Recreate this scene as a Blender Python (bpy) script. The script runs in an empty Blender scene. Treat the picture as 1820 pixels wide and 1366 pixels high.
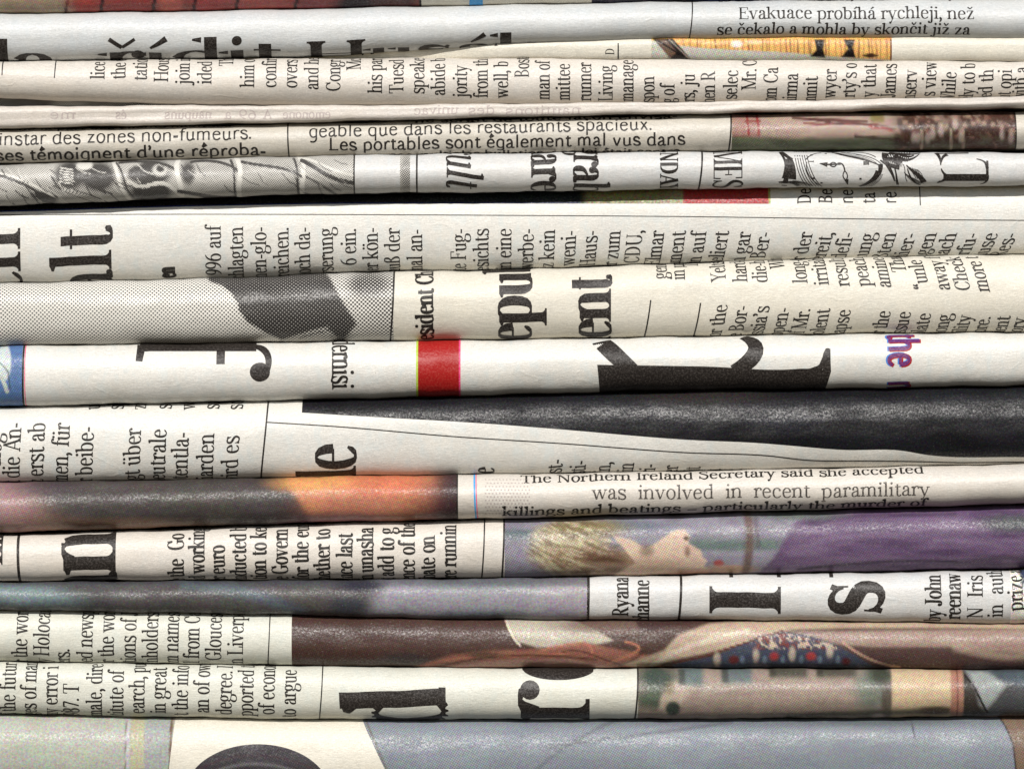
import bpy, math, random
import numpy as np
random.seed(7); RNG = np.random.RandomState(11)
R = math.radians
# 1 unit = 10 cm; layout numbers below are tenths of a millimetre (approx.) on the front of the stack
S = 0.0009
CX, CY = 910.0, 683.0
scene = bpy.context.scene
scene.unit_settings.scale_length = 0.1
col = scene.collection

# ------------------------------------------------------------------ camera
DIST = 10.0
cam = bpy.data.cameras.new('camera'); camo = bpy.data.objects.new('camera', cam); col.objects.link(camo)
camo.location = (0, -DIST, 0); camo.rotation_euler = (R(90), 0, 0)
cam.sensor_width = 36; cam.lens = 36 * DIST / (1820 * S); cam.clip_end = 200; cam.clip_start = 0.1
scene.camera = camo

# ------------------------------------------------------------------ sky, sun, exposure
SUN_EL, SUN_AZ = 36.0, 6.0          # elevation; azimuth to the left of the camera
w = bpy.data.worlds.new("World"); scene.world = w; w.use_nodes = True
nt = w.node_tree; nt.nodes.clear()
sky = nt.nodes.new('ShaderNodeTexSky'); sky.sky_type = 'NISHITA'; sky.sun_disc = False
sky.sun_elevation = R(SUN_EL); sky.sun_rotation = R(180 + SUN_AZ)
bg = nt.nodes.new('ShaderNodeBackground'); bg.inputs['Strength'].default_value = 0.085
wo = nt.nodes.new('ShaderNodeOutputWorld')
nt.links.new(sky.outputs[0], bg.inputs['Color']); nt.links.new(bg.outputs[0], wo.inputs['Surface'])
sl = bpy.data.lights.new('sun', 'SUN'); sl.energy = 4.6; sl.angle = R(0.6); sl.color = (1.0, 0.96, 0.915)
so = bpy.data.objects.new('sun', sl); col.objects.link(so)
so.rotation_euler = (R(90 - SUN_EL), 0, R(-SUN_AZ)); so.location = (0, -4, 4)
scene.view_settings.view_transform = 'Standard'; scene.view_settings.look = 'None'
scene.view_settings.gamma = 1; scene.view_settings.exposure = -0.06
scene.view_settings.use_curve_mapping = False

# ------------------------------------------------------------------ materials
def srgb(*c):
    a = np.array(c, float) / 255.0
    return np.where(a <= 0.04045, a / 12.92, ((a + 0.055) / 1.055) ** 2.4)
class NT:
    def __init__(s, name):
        s.m = bpy.data.materials.new(name); s.m.use_nodes = True; s.t = s.m.node_tree; s.t.nodes.clear()
        s.b = s.n('ShaderNodeBsdfPrincipled'); o = s.n('ShaderNodeOutputMaterial'); s.l(s.b.outputs[0], o.inputs[0])
        s.uv = s.n('ShaderNodeUVMap').outputs[0]
    def n(s, t): return s.t.nodes.new(t)
    def l(s, a, b): s.t.links.new(a, b)
    def mapping(s, sc, rot=0, loc=(0, 0, 0)):
        m = s.n('ShaderNodeMapping'); s.l(s.uv, m.inputs[0]); m.inputs['Scale'].default_value = sc
        m.inputs['Rotation'].default_value = (0, 0, rot); m.inputs['Location'].default_value = loc; return m.outputs[0]
    def noise(s, vec, scale, detail=2, rough=0.5, dist=0.0):
        m = s.n('ShaderNodeTexNoise'); s.l(vec, m.inputs['Vector']); m.inputs['Scale'].default_value = scale
        m.inputs['Detail'].default_value = detail; m.inputs['Roughness'].default_value = rough
        m.inputs['Distortion'].default_value = dist; return m
    def math(s, op, a, b=None, c=None):
        m = s.n('ShaderNodeMath'); m.operation = op
        for i, v in enumerate((a, b, c)):
            if v is None: continue
            if isinstance(v, (int, float)): m.inputs[i].default_value = v
            else: s.l(v, m.inputs[i])
        return m.outputs[0]
    def mix(s, f, a, b, mode='MIX'):
        m = s.n('ShaderNodeMix'); m.data_type = 'RGBA'; m.blend_type = mode
        for i, v in ((0, f), (6, a), (7, b)):
            if isinstance(v, (int, float)): m.inputs[i].default_value = v
            elif isinstance(v, (tuple, list, np.ndarray)): m.inputs[i].default_value = tuple(v)[:3] + (1,)
            else: s.l(v, m.inputs[i])
        return m.outputs[2]
    def ramp(s, f, lo, hi, a=0.0, b=1.0):
        m = s.n('ShaderNodeMapRange'); s.l(f, m.inputs[0]); m.inputs[1].default_value = lo; m.inputs[2].default_value = hi
        m.inputs[3].default_value = a; m.inputs[4].default_value = b; return m.outputs[0]
    def bump(s, h, strength, dist):
        m = s.n('ShaderNodeBump'); s.l(h, m.inputs['Height']); m.inputs['Strength'].default_value = strength
        m.inputs['Distance'].default_value = dist; return m

def paper_mat(name, tint, seed, ghost=0.5, ghost_tint=(0.60, 0.68, 0.72)):
    k = NT(name)
    loc = (seed * 3.17, seed * 1.91, 0)
    v = k.mapping((1, 1, 1), loc=loc)
    fib = k.noise(k.mapping((0.55, 2.2, 1), rot=0.35, loc=loc), 16, 4, 0.75, 0.6)
    fine = k.noise(v, 30, 3, 0.8)
    big = k.noise(v, 1.6, 3, 0.55)
    gh = k.noise(k.mapping((2.6, 1.2, 1), loc=loc), 2.2, 2, 0.6)
    tint = np.array(tint)
    c = k.mix(k.ramp(fib.outputs[0], 0.36, 0.64), tint * 0.80, tint * 1.07)
    c = k.mix(k.ramp(fine.outputs[0], 0.38, 0.68, 0, 0.75), c, tint * 0.72)
    c = k.mix(k.ramp(big.outputs[0], 0.35, 0.7, 0, 0.30), c, tint * np.array([0.90, 0.86, 0.78]))
    c = k.mix(k.ramp(gh.outputs[0], 0.50, 0.64, 0, 0.42 * ghost), c, tint * np.array(ghost_tint) * 1.25)
    sp = k.n('ShaderNodeTexVoronoi'); k.l(v, sp.inputs['Vector']); sp.inputs['Scale'].default_value = 2.6
    c = k.mix(k.ramp(sp.outputs['Distance'], 0.012, 0.03, 0.6, 0.0), c, (0.16, 0.13, 0.10))
    k.l(c, k.b.inputs['Base Color'])
    k.l(k.ramp(fine.outputs[0], 0.3, 0.7, 0.36, 0.50), k.b.inputs['Roughness'])
    k.b.inputs['Specular IOR Level'].default_value = 0.45
    wr = k.noise(k.mapping((0.7, 1.0, 1), loc=loc), 2.6, 2, 0.45)
    h = k.math('ADD', k.math('MULTIPLY', fib.outputs[0], 0.35), k.math('MULTIPLY', fine.outputs[0], 0.25))
    b1 = k.bump(h, 0.75, 0.0018); b2 = k.bump(wr.outputs[0], 0.22, 0.006)
    cr = k.n('ShaderNodeTexVoronoi'); cr.feature = 'DISTANCE_TO_EDGE'; cr.inputs['Scale'].default_value = 0.9
    wv = k.noise(v, 2.2, 3, 0.6); vm = k.n('ShaderNodeVectorMath'); vm.operation = 'MULTIPLY_ADD'; k.l(wv.outputs['Color'], vm.inputs[0]); vm.inputs[1].default_value = (0.5, 0.5, 0)
    k.l(k.mapping((1.0, 2.0, 1), rot=0.5, loc=loc), vm.inputs[2]); k.l(vm.outputs[0], cr.inputs['Vector'])
    ck = k.math('MULTIPLY', k.ramp(cr.outputs['Distance'], 0.0, 0.035, 1.0, 0.0), k.ramp(big.outputs[0], 0.55, 0.66))
    b3 = k.bump(ck, 0.13, 0.0035); k.l(b3.outputs[0], b2.inputs['Normal'])
    k.l(b2.outputs[0], b1.inputs['Normal']); k.l(b1.outputs[0], k.b.inputs['Normal'])
    return k.m

def ink_mat(name, colr, speck=0.55, light=(0.20, 0.18, 0.16), sparkle=0.8, rough=0.40, spec=0.6):
    k = NT(name)
    v = k.mapping((1, 1, 1))
    g = k.noise(v, 26, 2, 0.9); g2 = k.noise(v, 14, 3, 0.7)
    c = k.mix(k.ramp(g.outputs[0], 0.48, 0.72, 0, speck), tuple(colr), light)
    c = k.mix(k.ramp(g2.outputs[0], 0.55, 0.8, 0, 0.35 * speck), c, light)
    k.l(c, k.b.inputs['Base Color'])
    k.l(k.ramp(g.outputs[0], 0.3, 0.7, rough - 0.1, rough + 0.16), k.b.inputs['Roughness'])
    k.l(k.math('MULTIPLY', k.ramp(g.outputs[0], 0.42, 0.68, 0.16, spec), k.ramp(k.noise(k.mapping((0.5, 1.4, 1), loc=(2, 5, 0)), 3.0, 3, 0.7).outputs[0], 0.35, 0.65, 0.45, 1.15)), k.b.inputs['Specular IOR Level'])
    b = k.bump(g.outputs[0], sparkle * 0.5, 0.0011); b2 = k.bump(k.noise(k.mapping((0.7, 1.0, 1), loc=(6, 1, 0)), 2.6, 3, 0.5).outputs[0], 0.32, 0.006); k.l(b2.outputs[0], b.inputs['Normal']); k.l(b.outputs[0], k.b.inputs['Normal'])
    return k.m

def photo_mat(name, cell=4.2, amp=0.28, chroma=0.5, sparkle=0.55, rough=0.42, bw=False, paper=(0.66, 0.64, 0.58), ang=0.785, spec=0.65, wear=0.30):
    k = NT(name)
    at = k.n('ShaderNodeAttribute'); at.attribute_name = 'print'
    c0 = at.outputs['Color']
    f = 2 * math.pi / (cell / 100.0)
    sx = k.n('ShaderNodeSeparateXYZ'); k.l(k.mapping((f, f, 1), rot=ang), sx.inputs[0])
    dot = k.math('MULTIPLY', k.math('SINE', sx.outputs[0]), k.math('SINE', sx.outputs[1]))
    v = k.mapping((1, 1, 1))
    g = k.noise(v, 24, 2, 0.95)
    lum = k.n('ShaderNodeRGBToBW'); k.l(c0, lum.inputs[0])
    if bw:
        e = k.math('SUBTRACT', k.math('SUBTRACT', 1.0, k.math('POWER', lum.outputs[0], 0.6)), k.math('MULTIPLY_ADD', dot, 0.5, 0.5))
        e = k.math('ADD', e, k.math('MULTIPLY_ADD', g.outputs[0], 0.25, -0.125))
        fac = k.ramp(e, -0.16, 0.16)
        c = k.mix(fac, paper, (0.035, 0.032, 0.030))
    else:
        d = k.math('MULTIPLY_ADD', dot, amp, 1.0)
        cc = k.n('ShaderNodeCombineColor')
        for i in range(3): k.l(d, cc.inputs[i])
        c = k.mix(1.0, c0, cc.outputs[0], 'MULTIPLY')
        cn = k.noise(k.mapping((1, 1, 1), loc=(4, 9, 0)), 22, 2, 0.9)
        sc = k.n('ShaderNodeSeparateColor'); k.l(cn.outputs['Color'], sc.inputs[0])
        c3 = k.n('ShaderNodeCombineColor')
        for i in range(3):
            k.l(k.ramp(sc.outputs[i], 0.32, 0.68, 1 - chroma, 1 + chroma), c3.inputs[i])
        c = k.mix(1.0, c, c3.outputs[0], 'MULTIPLY')
        sg = k.ramp(g.outputs[0], 0.62, 0.80, 0, wear)
        c = k.mix(sg, c, paper)
    k.l(c, k.b.inputs['Base Color'])
    k.l(k.ramp(g.outputs[0], 0.3, 0.7, rough + 0.10, rough - 0.06), k.b.inputs['Roughness'])
    k.l(k.math('MULTIPLY', k.ramp(g.outputs[0], 0.42, 0.68, 0.16, spec), k.ramp(k.noise(k.mapping((0.5, 1.4, 1), loc=(2, 5, 0)), 3.0, 3, 0.7).outputs[0], 0.35, 0.65, 0.45, 1.15)), k.b.inputs['Specular IOR Level'])
    b = k.bump(g.outputs[0], sparkle * 0.5, 0.0011); b2 = k.bump(k.noise(k.mapping((0.7, 1.0, 1), loc=(6, 1, 0)), 2.6, 3, 0.5).outputs[0], 0.32, 0.006); k.l(b2.outputs[0], b.inputs['Normal']); k.l(b.outputs[0], k.b.inputs['Normal'])
    return k.m

# newsprint stocks
P_COOL = paper_mat('newsprint_cool_grey', (0.59, 0.605, 0.60), 1, 0.4)
P_WARM = paper_mat('newsprint_warm', (0.66, 0.615, 0.55), 2, 0.3)
P_CREAM = paper_mat('newsprint_cream', (0.69, 0.655, 0.56), 3, 0.2)
P_WHITE = paper_mat('newsprint_white', (0.69, 0.675, 0.625), 4, 0.9)
P_PINK = paper_mat('newsprint_pinkish', (0.62, 0.57, 0.51), 5, 0.3)
P_TAN = paper_mat('newsprint_tan', (0.58, 0.545, 0.475), 6, 0.2)
P_GREEN = paper_mat('newsprint_greenish', (0.64, 0.64, 0.56), 7, 0.5)
P_GREY = paper_mat('newsprint_grey_white', (0.63, 0.625, 0.605), 8, 0.6)
INK = ink_mat('black_ink', (0.016, 0.014, 0.012), 0.30, (0.14, 0.12, 0.10), spec=0.45)
INK_BIG = ink_mat('black_headline_ink', (0.018, 0.015, 0.013), 0.42, (0.13, 0.11, 0.095), 1.0, 0.40)
INK_SOFT = ink_mat('worn_black_ink', (0.055, 0.048, 0.042), 0.7, (0.33, 0.30, 0.26))
INK_GHOST = ink_mat('show_through_ink', (0.40, 0.34, 0.32), 0.6, (0.56, 0.51, 0.46), 0.2, 0.5)
INK_RED = ink_mat('red_ink', tuple(srgb(150, 26, 26)), 0.4, tuple(srgb(180, 76, 54)), 0.6)
INK_BLUE = ink_mat('blue_ink', tuple(srgb(70, 120, 190)), 0.35, tuple(srgb(140, 170, 205)))
INK_CYAN = ink_mat('cyan_ink', tuple(srgb(70, 150, 205)), 0.3, tuple(srgb(170, 195, 215)))
INK_MAGENTA = ink_mat('magenta_ink', tuple(srgb(215, 50, 110)), 0.5, tuple(srgb(225, 160, 170)))
INK_LIME = ink_mat('yellow_green_ink', tuple(srgb(165, 190, 60)), 0.5, tuple(srgb(200, 205, 140)))
INK_PURPLE = ink_mat('purple_ink', tuple(srgb(88, 40, 96)), 0.5, tuple(srgb(170, 80, 110)))
PH_COLOR = photo_mat('colour_halftone', 4.6, 0.36, 0.30, ang=0.42)
PH_FINE = photo_mat('fine_colour_print', 3.3, 0.18, 0.32, 0.7, 0.42, spec=0.6)
PH_COARSE = photo_mat('coarse_colour_halftone', 5.2, 0.42, 0.24, 0.45, ang=0.25)
PH_BW = photo_mat('black_dot_halftone', 7.4, bw=True, sparkle=0.5, ang=0.05)
PH_ENGR = photo_mat('black_line_halftone', 4.2, bw=True, sparkle=0.4, ang=0.2)
PH_DARK = photo_mat('solid_dark_print', 3.6, 0.10, 0.55, 0.6, 0.40, spec=0.6, wear=0.08)

# ------------------------------------------------------------------ curves and the folded surface
def curve(pts, amp=0.0, seed=0):
    p = np.array(pts, float); x, y = p[:, 0], p[:, 1]
    d = np.gradient(y, x) if len(x) > 2 else np.full(len(x), (y[-1] - y[0]) / (x[-1] - x[0]))
    rs = np.random.RandomState(seed + 5); ph = rs.rand(4) * 6.28; fr = np.array([1 / 210., 1 / 95., 1 / 47., 1 / 23.]) * (0.8 + 0.4 * rs.rand(4))
    aa = np.array([1, .55, .3, .16]) * amp
    def f(q):
        q = np.asarray(q, float)
        i = np.clip(np.searchsorted(x, q) - 1, 0, len(x) - 2)
        h = x[i + 1] - x[i]; t = np.clip((q - x[i]) / h, 0, 1)
        r = (2 * t**3 - 3 * t**2 + 1) * y[i] + (t**3 - 2 * t**2 + t) * h * d[i] + (-2 * t**3 + 3 * t**2) * y[i + 1] + (t**3 - t**2) * h * d[i + 1]
        r = r + np.where(q < x[0], (q - x[0]) * d[0], 0) + np.where(q > x[-1], (q - x[-1]) * d[-1], 0)
        for a_, f_, p_ in zip(aa, fr, ph): r = r + a_ * np.sin(q * f_ * 6.28 + p_)
        return r
    return f

XL, XR = -330.0, 2150.0
BACK = 620.0   # how far the folded copies reach back
PAPERS = []
class Paper:
    def __init__(s, label, top, bot, mat, k=0.80, n=2.2, y0=0.0, wr=1.0, lean=0.0, skew=0.0, yx=None, seed=None, xl=XL, xr=XR):
        s.seed = len(PAPERS) if seed is None else seed; PAPERS.append(s)
        s.top = curve(top, 0.8, s.seed * 3); s.bot = curve(bot, 0.8, s.seed * 3 + 1)
        k *= 1.14; s.yx = yx; s.k, s.n, s.y0, s.wr, s.mat, s.lean = k, n, y0, wr, mat, lean
        th = np.linspace(-math.pi / 2, math.pi / 2, 181)
        zz = np.sign(np.sin(th)) * np.abs(np.sin(th)) ** (2 / n)
        yy = k * (1 - np.abs(np.cos(th)) ** (2 / n))
        yy = yy + skew * 0.5 * (zz + 1) * 0.6
        hm = float(np.mean(s.bot(np.linspace(0, 1820, 9)) - s.top(np.linspace(0, 1820, 9)))) / 2
        L = BACK / hm
        fl = np.array([0.25, 0.8, 2.0, L])
        ex = 0.0 + 0.012 * fl
        zt = np.concatenate([(-1 - ex)[::-1], zz, 1 + ex]); yt = np.concatenate([(yy[0] + fl)[::-1], yy, yy[-1] + fl])
        ds = np.hypot(np.diff(zt), np.diff(yt)); st = np.concatenate([[0], np.cumsum(ds)])
        mid = np.interp(0.0, zt, st); s.st = st - mid; s.zt, s.yt = zt, yt
        s.s0 = s.st[4]; s.s1 = s.st[-5]                         # where the round fold ends
        dz = np.gradient(zt, s.st); dy = np.gradient(yt, s.st); q = np.hypot(dz, dy)
        s.nz, s.ny = dy / q, -dz / q                            # normal in (down, back) = (dy,-dz)
        rs = np.random.RandomState(s.seed + 40); s.ph = rs.rand(8) * 6.28; s.fr = rs.rand(8)
        s.root = bpy.data.objects.new('newspaper', None); col.objects.link(s.root)
        s.root.empty_display_size = 0.1
        s.root.location = (0, s.y0 * S, (CY - float(s.bot(CX))) * S)
        s.root['label'] = label; s.root['category'] = 'newspaper'; s.root['group'] = 'folded newspapers stacked in the pile'
        s.sheet(xl, xr)
    def ch(s, x):
        t, b = s.top(x), s.bot(x); return (t + b) / 2, np.maximum((b - t) / 2, 3.0)
    def wrinkle(s, x, sn):
        p, f = s.ph, s.fr
        a = 1.3 * np.sin(x / (150 + 90 * f[0]) + p[0] + 0.5 * sn) + 0.8 * np.sin(x / (63 + 30 * f[1]) + p[1] - 0.9 * sn)
        a = a + 0.45 * np.sin(x / (29 + 12 * f[2]) + p[2] + 1.3 * sn) + 0.8 * np.sin(sn * (2.2 + f[3]) + p[3] + x / 420.0)
        a = a + 3.0 * np.sin(x / 430. + p[6]) + 1.4 * np.sin(x / 190. + p[7])
        a = a + 0.30 * np.sin(x / (13 + 5 * f[4]) + p[4] + 2.2 * sn) * np.sin(x / 170.0 + p[5])
        return a * s.wr
    def F(s, x, arc, off=0.0):
        x = np.asarray(x, float); arc = np.asarray(arc, float)
        c, h = s.ch(x); sn = arc / h
        z = np.interp(sn, s.st, s.zt); y = np.interp(sn, s.st, s.yt)
        nz = np.interp(sn, s.st, s.nz); ny = np.interp(sn, s.st, s.ny)
        nz = -np.abs(nz) * np.sign(-sn) if False else nz
        # outward: nz sign follows side
        ln = np.hypot(nz, ny); nz, ny = nz / ln, ny / ln
        sgn = np.where(np.abs(z) > 1e-6, np.sign(z), 1)
        nz = np.abs(nz) * sgn
        py = c + h * z + nz * off
        yy = s.y0 + (0 if s.yx is None else s.yx(x)) + h * y + s.wrinkle(x, sn) * np.clip(1.2 - np.abs(z), 0, 1) + ny * off
        return np.stack([(x - CX) * S, yy * S, (CY - py) * S], -1)
    def A(s, x, py):
        c, h = s.ch(x); z = np.clip((np.asarray(py, float) - c) / h, -0.9995, 0.9995)
        return np.interp(z, s.zt, s.st) * h
    def link(s, name, V, Fc, mat, uv, colr=None, parent=None, smooth=True):
        me = bpy.data.meshes.new(name)
        V = V - np.array(s.root.location)[None]
        me.vertices.add(len(V)); me.vertices.foreach_set('co', V.astype(np.float32).ravel())
        nf = len(Fc); me.loops.add(nf * 4); me.polygons.add(nf)
        me.loops.foreach_set('vertex_index', Fc.astype(np.int32).ravel())
        me.polygons.foreach_set('loop_start', np.arange(0, nf * 4, 4, dtype=np.int32))
        me.polygons.foreach_set('loop_total', np.full(nf, 4, np.int32))
        me.polygons.foreach_set('use_smooth', np.full(nf, smooth))
        ul = me.uv_layers.new(name='UVMap'); ul.data.foreach_set('uv', (uv[Fc.ravel()] / 100.0).astype(np.float32).ravel())
        if colr is not None:
            ca = me.color_attributes.new('print', 'FLOAT_COLOR', 'POINT')
            ca.data.foreach_set('color', np.concatenate([colr, np.ones((len(colr), 1))], 1).astype(np.float32).ravel())
        me.materials.append(mat); me.update(); me.validate()
        o = bpy.data.objects.new(name, me); col.objects.link(o); o.parent = parent or s.root
        return o
    def sheet(s, xl, xr):
        xs = np.arange(xl, xr + 1, 9.0)
        sn = np.concatenate([s.st[:4], np.linspace(s.s0, s.s1, 57), s.st[-4:]])
        X, SN = np.meshgrid(xs, sn, indexing='ij'); c, h = s.ch(X); ARC = SN * h
        V = s.F(X, ARC).reshape(-1, 3); uv = np.stack([X, ARC], -1).reshape(-1, 2)
        nx, ns = X.shape
        idx = np.arange(nx * ns).reshape(nx, ns)
        q = np.stack([idx[:-1, :-1], idx[:-1, 1:], idx[1:, 1:], idx[1:, :-1]], -1).reshape(-1, 4)
        # close the far side and both ends of the copy
        bk = np.stack([idx[:-1, 0], idx[1:, 0], idx[1:, -1], idx[:-1, -1]], -1)
        half = ns // 2
        caps = []
        for r, flip in ((0, False), (nx - 1, True)):
            for j in range(half - 1):
                a = [idx[r, j], idx[r, j + 1], idx[r, ns - 2 - j], idx[r, ns - 1 - j]]
                caps.append(a[::-1] if not flip else a)
        q = np.concatenate([q, bk, np.array(caps)])
        s.link('folded_sheet', V, q, s.mat, uv)
    # a printed field: between x0..x1 and rows y0..y1 (numbers, curves or None for the whole fold)
    def patch(s, name, mat, x0, x1, y0=None, y1=None, paint=None, step=3.0, off=0.25, lean=0.0, ext=0.35):
        f0 = x0 if callable(x0) else (lambda y, v=x0: np.full(np.shape(y), float(v)))
        f1 = x1 if callable(x1) else (lambda y, v=x1: np.full(np.shape(y), float(v)))
        yr = np.array([s.top(CX), s.bot(CX)]); xm0 = float(np.mean(f0(yr))); xm1 = float(np.mean(f1(yr)))
        n = max(2, int((xm1 - xm0) / step) + 1)
        c, h = s.ch((xm0 + xm1) / 2); m = max(14, int(2.6 * h / step) + 1)
        u = np.linspace(0, 1, n); v = np.linspace(0, 1, m); U, Vv = np.meshgrid(u, v, indexing='ij')
        X = xm0 + (xm1 - xm0) * U
        for _ in range(2):
            c, h = s.ch(X)
            a0 = (s.s0 - ext) * h if y0 is None else s.A(X, y0(X) if callable(y0) else y0)
            a1 = (s.s1 + ext) * h if y1 is None else s.A(X, y1(X) if callable(y1) else y1)
            ARC = a0 + (a1 - a0) * Vv
            PY = c + h * np.interp(ARC / h, s.st, s.zt)
            X = f0(PY) * (1 - U) + f1(PY) * U + lean * ARC
        V = s.F(X, ARC, off).reshape(-1, 3); uv = np.stack([X, ARC], -1).reshape(-1, 2)
        idx = np.arange(n * m).reshape(n, m)
        q = np.stack([idx[:-1, :-1], idx[:-1, 1:], idx[1:, 1:], idx[1:, :-1]], -1).reshape(-1, 4)
        colr = None
        if paint is not None:
            pc = paint(X, PY); g = pc @ np.array([.3, .55, .15]); pc = (pc * 0.70 + g[..., None] * 0.30) * 0.66; m_ = 0.20; pc = np.where(pc > 0, m_ * (pc / m_) ** 1.12, 0)
            colr = np.clip(pc, 0.004, 1).reshape(-1, 3)
        return s.link(name, V, q, mat, uv, colr)
    def vrule(s, x, w, y0=None, y1=None, mat=None, lean=0.0, bend=0.0, name='column_rule'):
        g = (lambda d: (lambda y: x + d + bend * ((np.asarray(y) - s.top(x)) / (s.bot(x) - s.top(x))) ** 2))
        return s.patch(name, mat or INK, g(-w / 2), g(w / 2), y0, y1, None, step=max(w, 1), off=0.30, lean=lean, ext=0.3)
    def hrule(s, x0, x1, ys, w, mat=None):
        f = curve(ys) if not callable(ys) else ys
        return s.patch('rule_line', mat or INK, x0, x1, lambda x: f(x) - w / 2, lambda x: f(x) + w / 2, None, step=6, off=0.30)
    # free ink strokes, given as ribbons of points on the front of the fold
    def strokes(s, name, ribs, mat=None, off=0.30):
        V, Q, U, base = [], [], [], 0
        for i, (P, wd) in enumerate(ribs):
            P = np.asarray(P, float); PA = P.copy()
            if len(PA) == 2: PA = np.linspace(PA[0], PA[1], 8); wd = np.linspace(wd[0], wd[1], 8)
            c_, h_ = s.ch(PA[:, 0]); ov = np.abs(PA[:, 1] - c_) - h_ * 0.985
            PA[:, 1] = s.A(PA[:, 0], PA[:, 1]) + np.where(ov > 0, np.sign(PA[:, 1] - c_) * ov * 2.0, 0)
            X, ar, q = ribbon(PA, wd, 4.0)
            V.append(s.F(X, ar, off + 0.012 * (i % 7))); U.append(np.stack([X, ar], -1)); Q.append(q + base); base += len(X)
        return s.link(name, np.concatenate(V), np.concatenate(Q), mat or INK_BIG, np.concatenate(U), smooth=True)
    def text(s, string, ax, ay, size, d='up', anchor='start', W=15, t=5, hs=0.85, serif=True, mat=None, slant=0.0,
             lean=0.0, name='text_line', fit=None, gap=0.0, off=0.30, arc0=None, slope=0.0, mirror=False):
        if size < 30: W *= 1.22; t *= 1.5
        ribs, width = layout(string, W, t, serif, hs, slant, gap)
        k = size / 100.0
        if fit:
            hs2 = hs * fit / (width * k); ribs, width = layout(string, W, t, serif, hs2, slant, gap * hs2 / hs)
        if mirror: ribs = [(np.stack([width - P[:, 0], P[:, 1]], -1), w_) for P, w_ in ribs]
        ph = 0.0 if anchor == 'start' else (-width if anchor == 'end' else -width / 2)
        A0 = float(s.A(ax, ay)) if arc0 is None else arc0
        c0, h0 = s.ch(ax)
        V, Q, U, base = [], [], [], 0
        for i, (P, wd) in enumerate(ribs):
            X, Y, q = ribbon(P, wd, max(3.2 / k, 1))
            gx, gy = (X + ph) * k, Y * k
            if d == 'up': px = ax - gy; ar = A0 - gx; px = px - lean * (ar - A0)
            elif d == 'down': px = ax + gy; ar = A0 + gx
            else: px = ax + gx; ar = A0 - gy + slope * gx
            V.append(s.F(px, ar, off + 0.012 * (i % 7))); U.append(np.stack([px, ar], -1)); Q.append(q + base); base += len(X)
        return s.link(name, np.concatenate(V), np.concatenate(Q), mat or INK, np.concatenate(U))

# ------------------------------------------------------------------ a typeface drawn with pen strokes
def ribbon(P, wd, step):
    P = np.asarray(P, float); wd = np.asarray(wd, float)
    seg = np.hypot(*np.diff(P, axis=0).T)
    if len(P) == 2:
        n = max(2, int(seg[0] / step) + 2); tt = np.linspace(0, 1, n)[:, None]
        w0 = wd if wd.ndim else np.array([wd, wd])
        P = P[0] * (1 - tt) + P[1] * tt; wd = w0[0] * (1 - tt[:, 0]) + w0[1] * tt[:, 0]
    T = np.gradient(P, axis=0); T /= np.maximum(np.hypot(T[:, 0], T[:, 1]), 1e-9)[:, None]
    N = np.stack([-T[:, 1], T[:, 0]], -1)
    m = max(2, int(np.max(wd) / step) + 2)
    a = np.linspace(-0.5, 0.5, m)
    G = P[:, None, :] + N[:, None, :] * wd[:, None, None] * a[None, :, None]
    n = len(P); idx = np.arange(n * m).reshape(n, m)
    q = np.stack([idx[:-1, :-1], idx[1:, :-1], idx[1:, 1:], idx[:-1, 1:]], -1).reshape(-1, 4)
    return G[..., 0].ravel(), G[..., 1].ravel(), q
def bez(pts, n=9):
    out = []
    p = np.array(pts, float)
    for i in range(0, len(p) - 1, 3):
        a, b, c, d = p[i:i + 4]; t = np.linspace(0, 1, n)[:, None]
        q = a * (1 - t)**3 + 3 * b * t * (1 - t)**2 + 3 * c * t * t * (1 - t) + d * t**3
        out.append(q if i == 0 else q[1:])
    return np.concatenate(out)
MARKS = {'ř': ('r', 'v'), 'č': ('c', 'v'), 'ě': ('e', 'v'), 'ž': ('z', 'v'), 'í': ('ı', '/'), 'á': ('a', '/'), 'é': ('e', '/'),
         'ü': ('u', ':'), 'ö': ('o', ':'), 'ä': ('a', ':'), 'ç': ('c', ','), 'š': ('s', 'v')}
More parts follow.
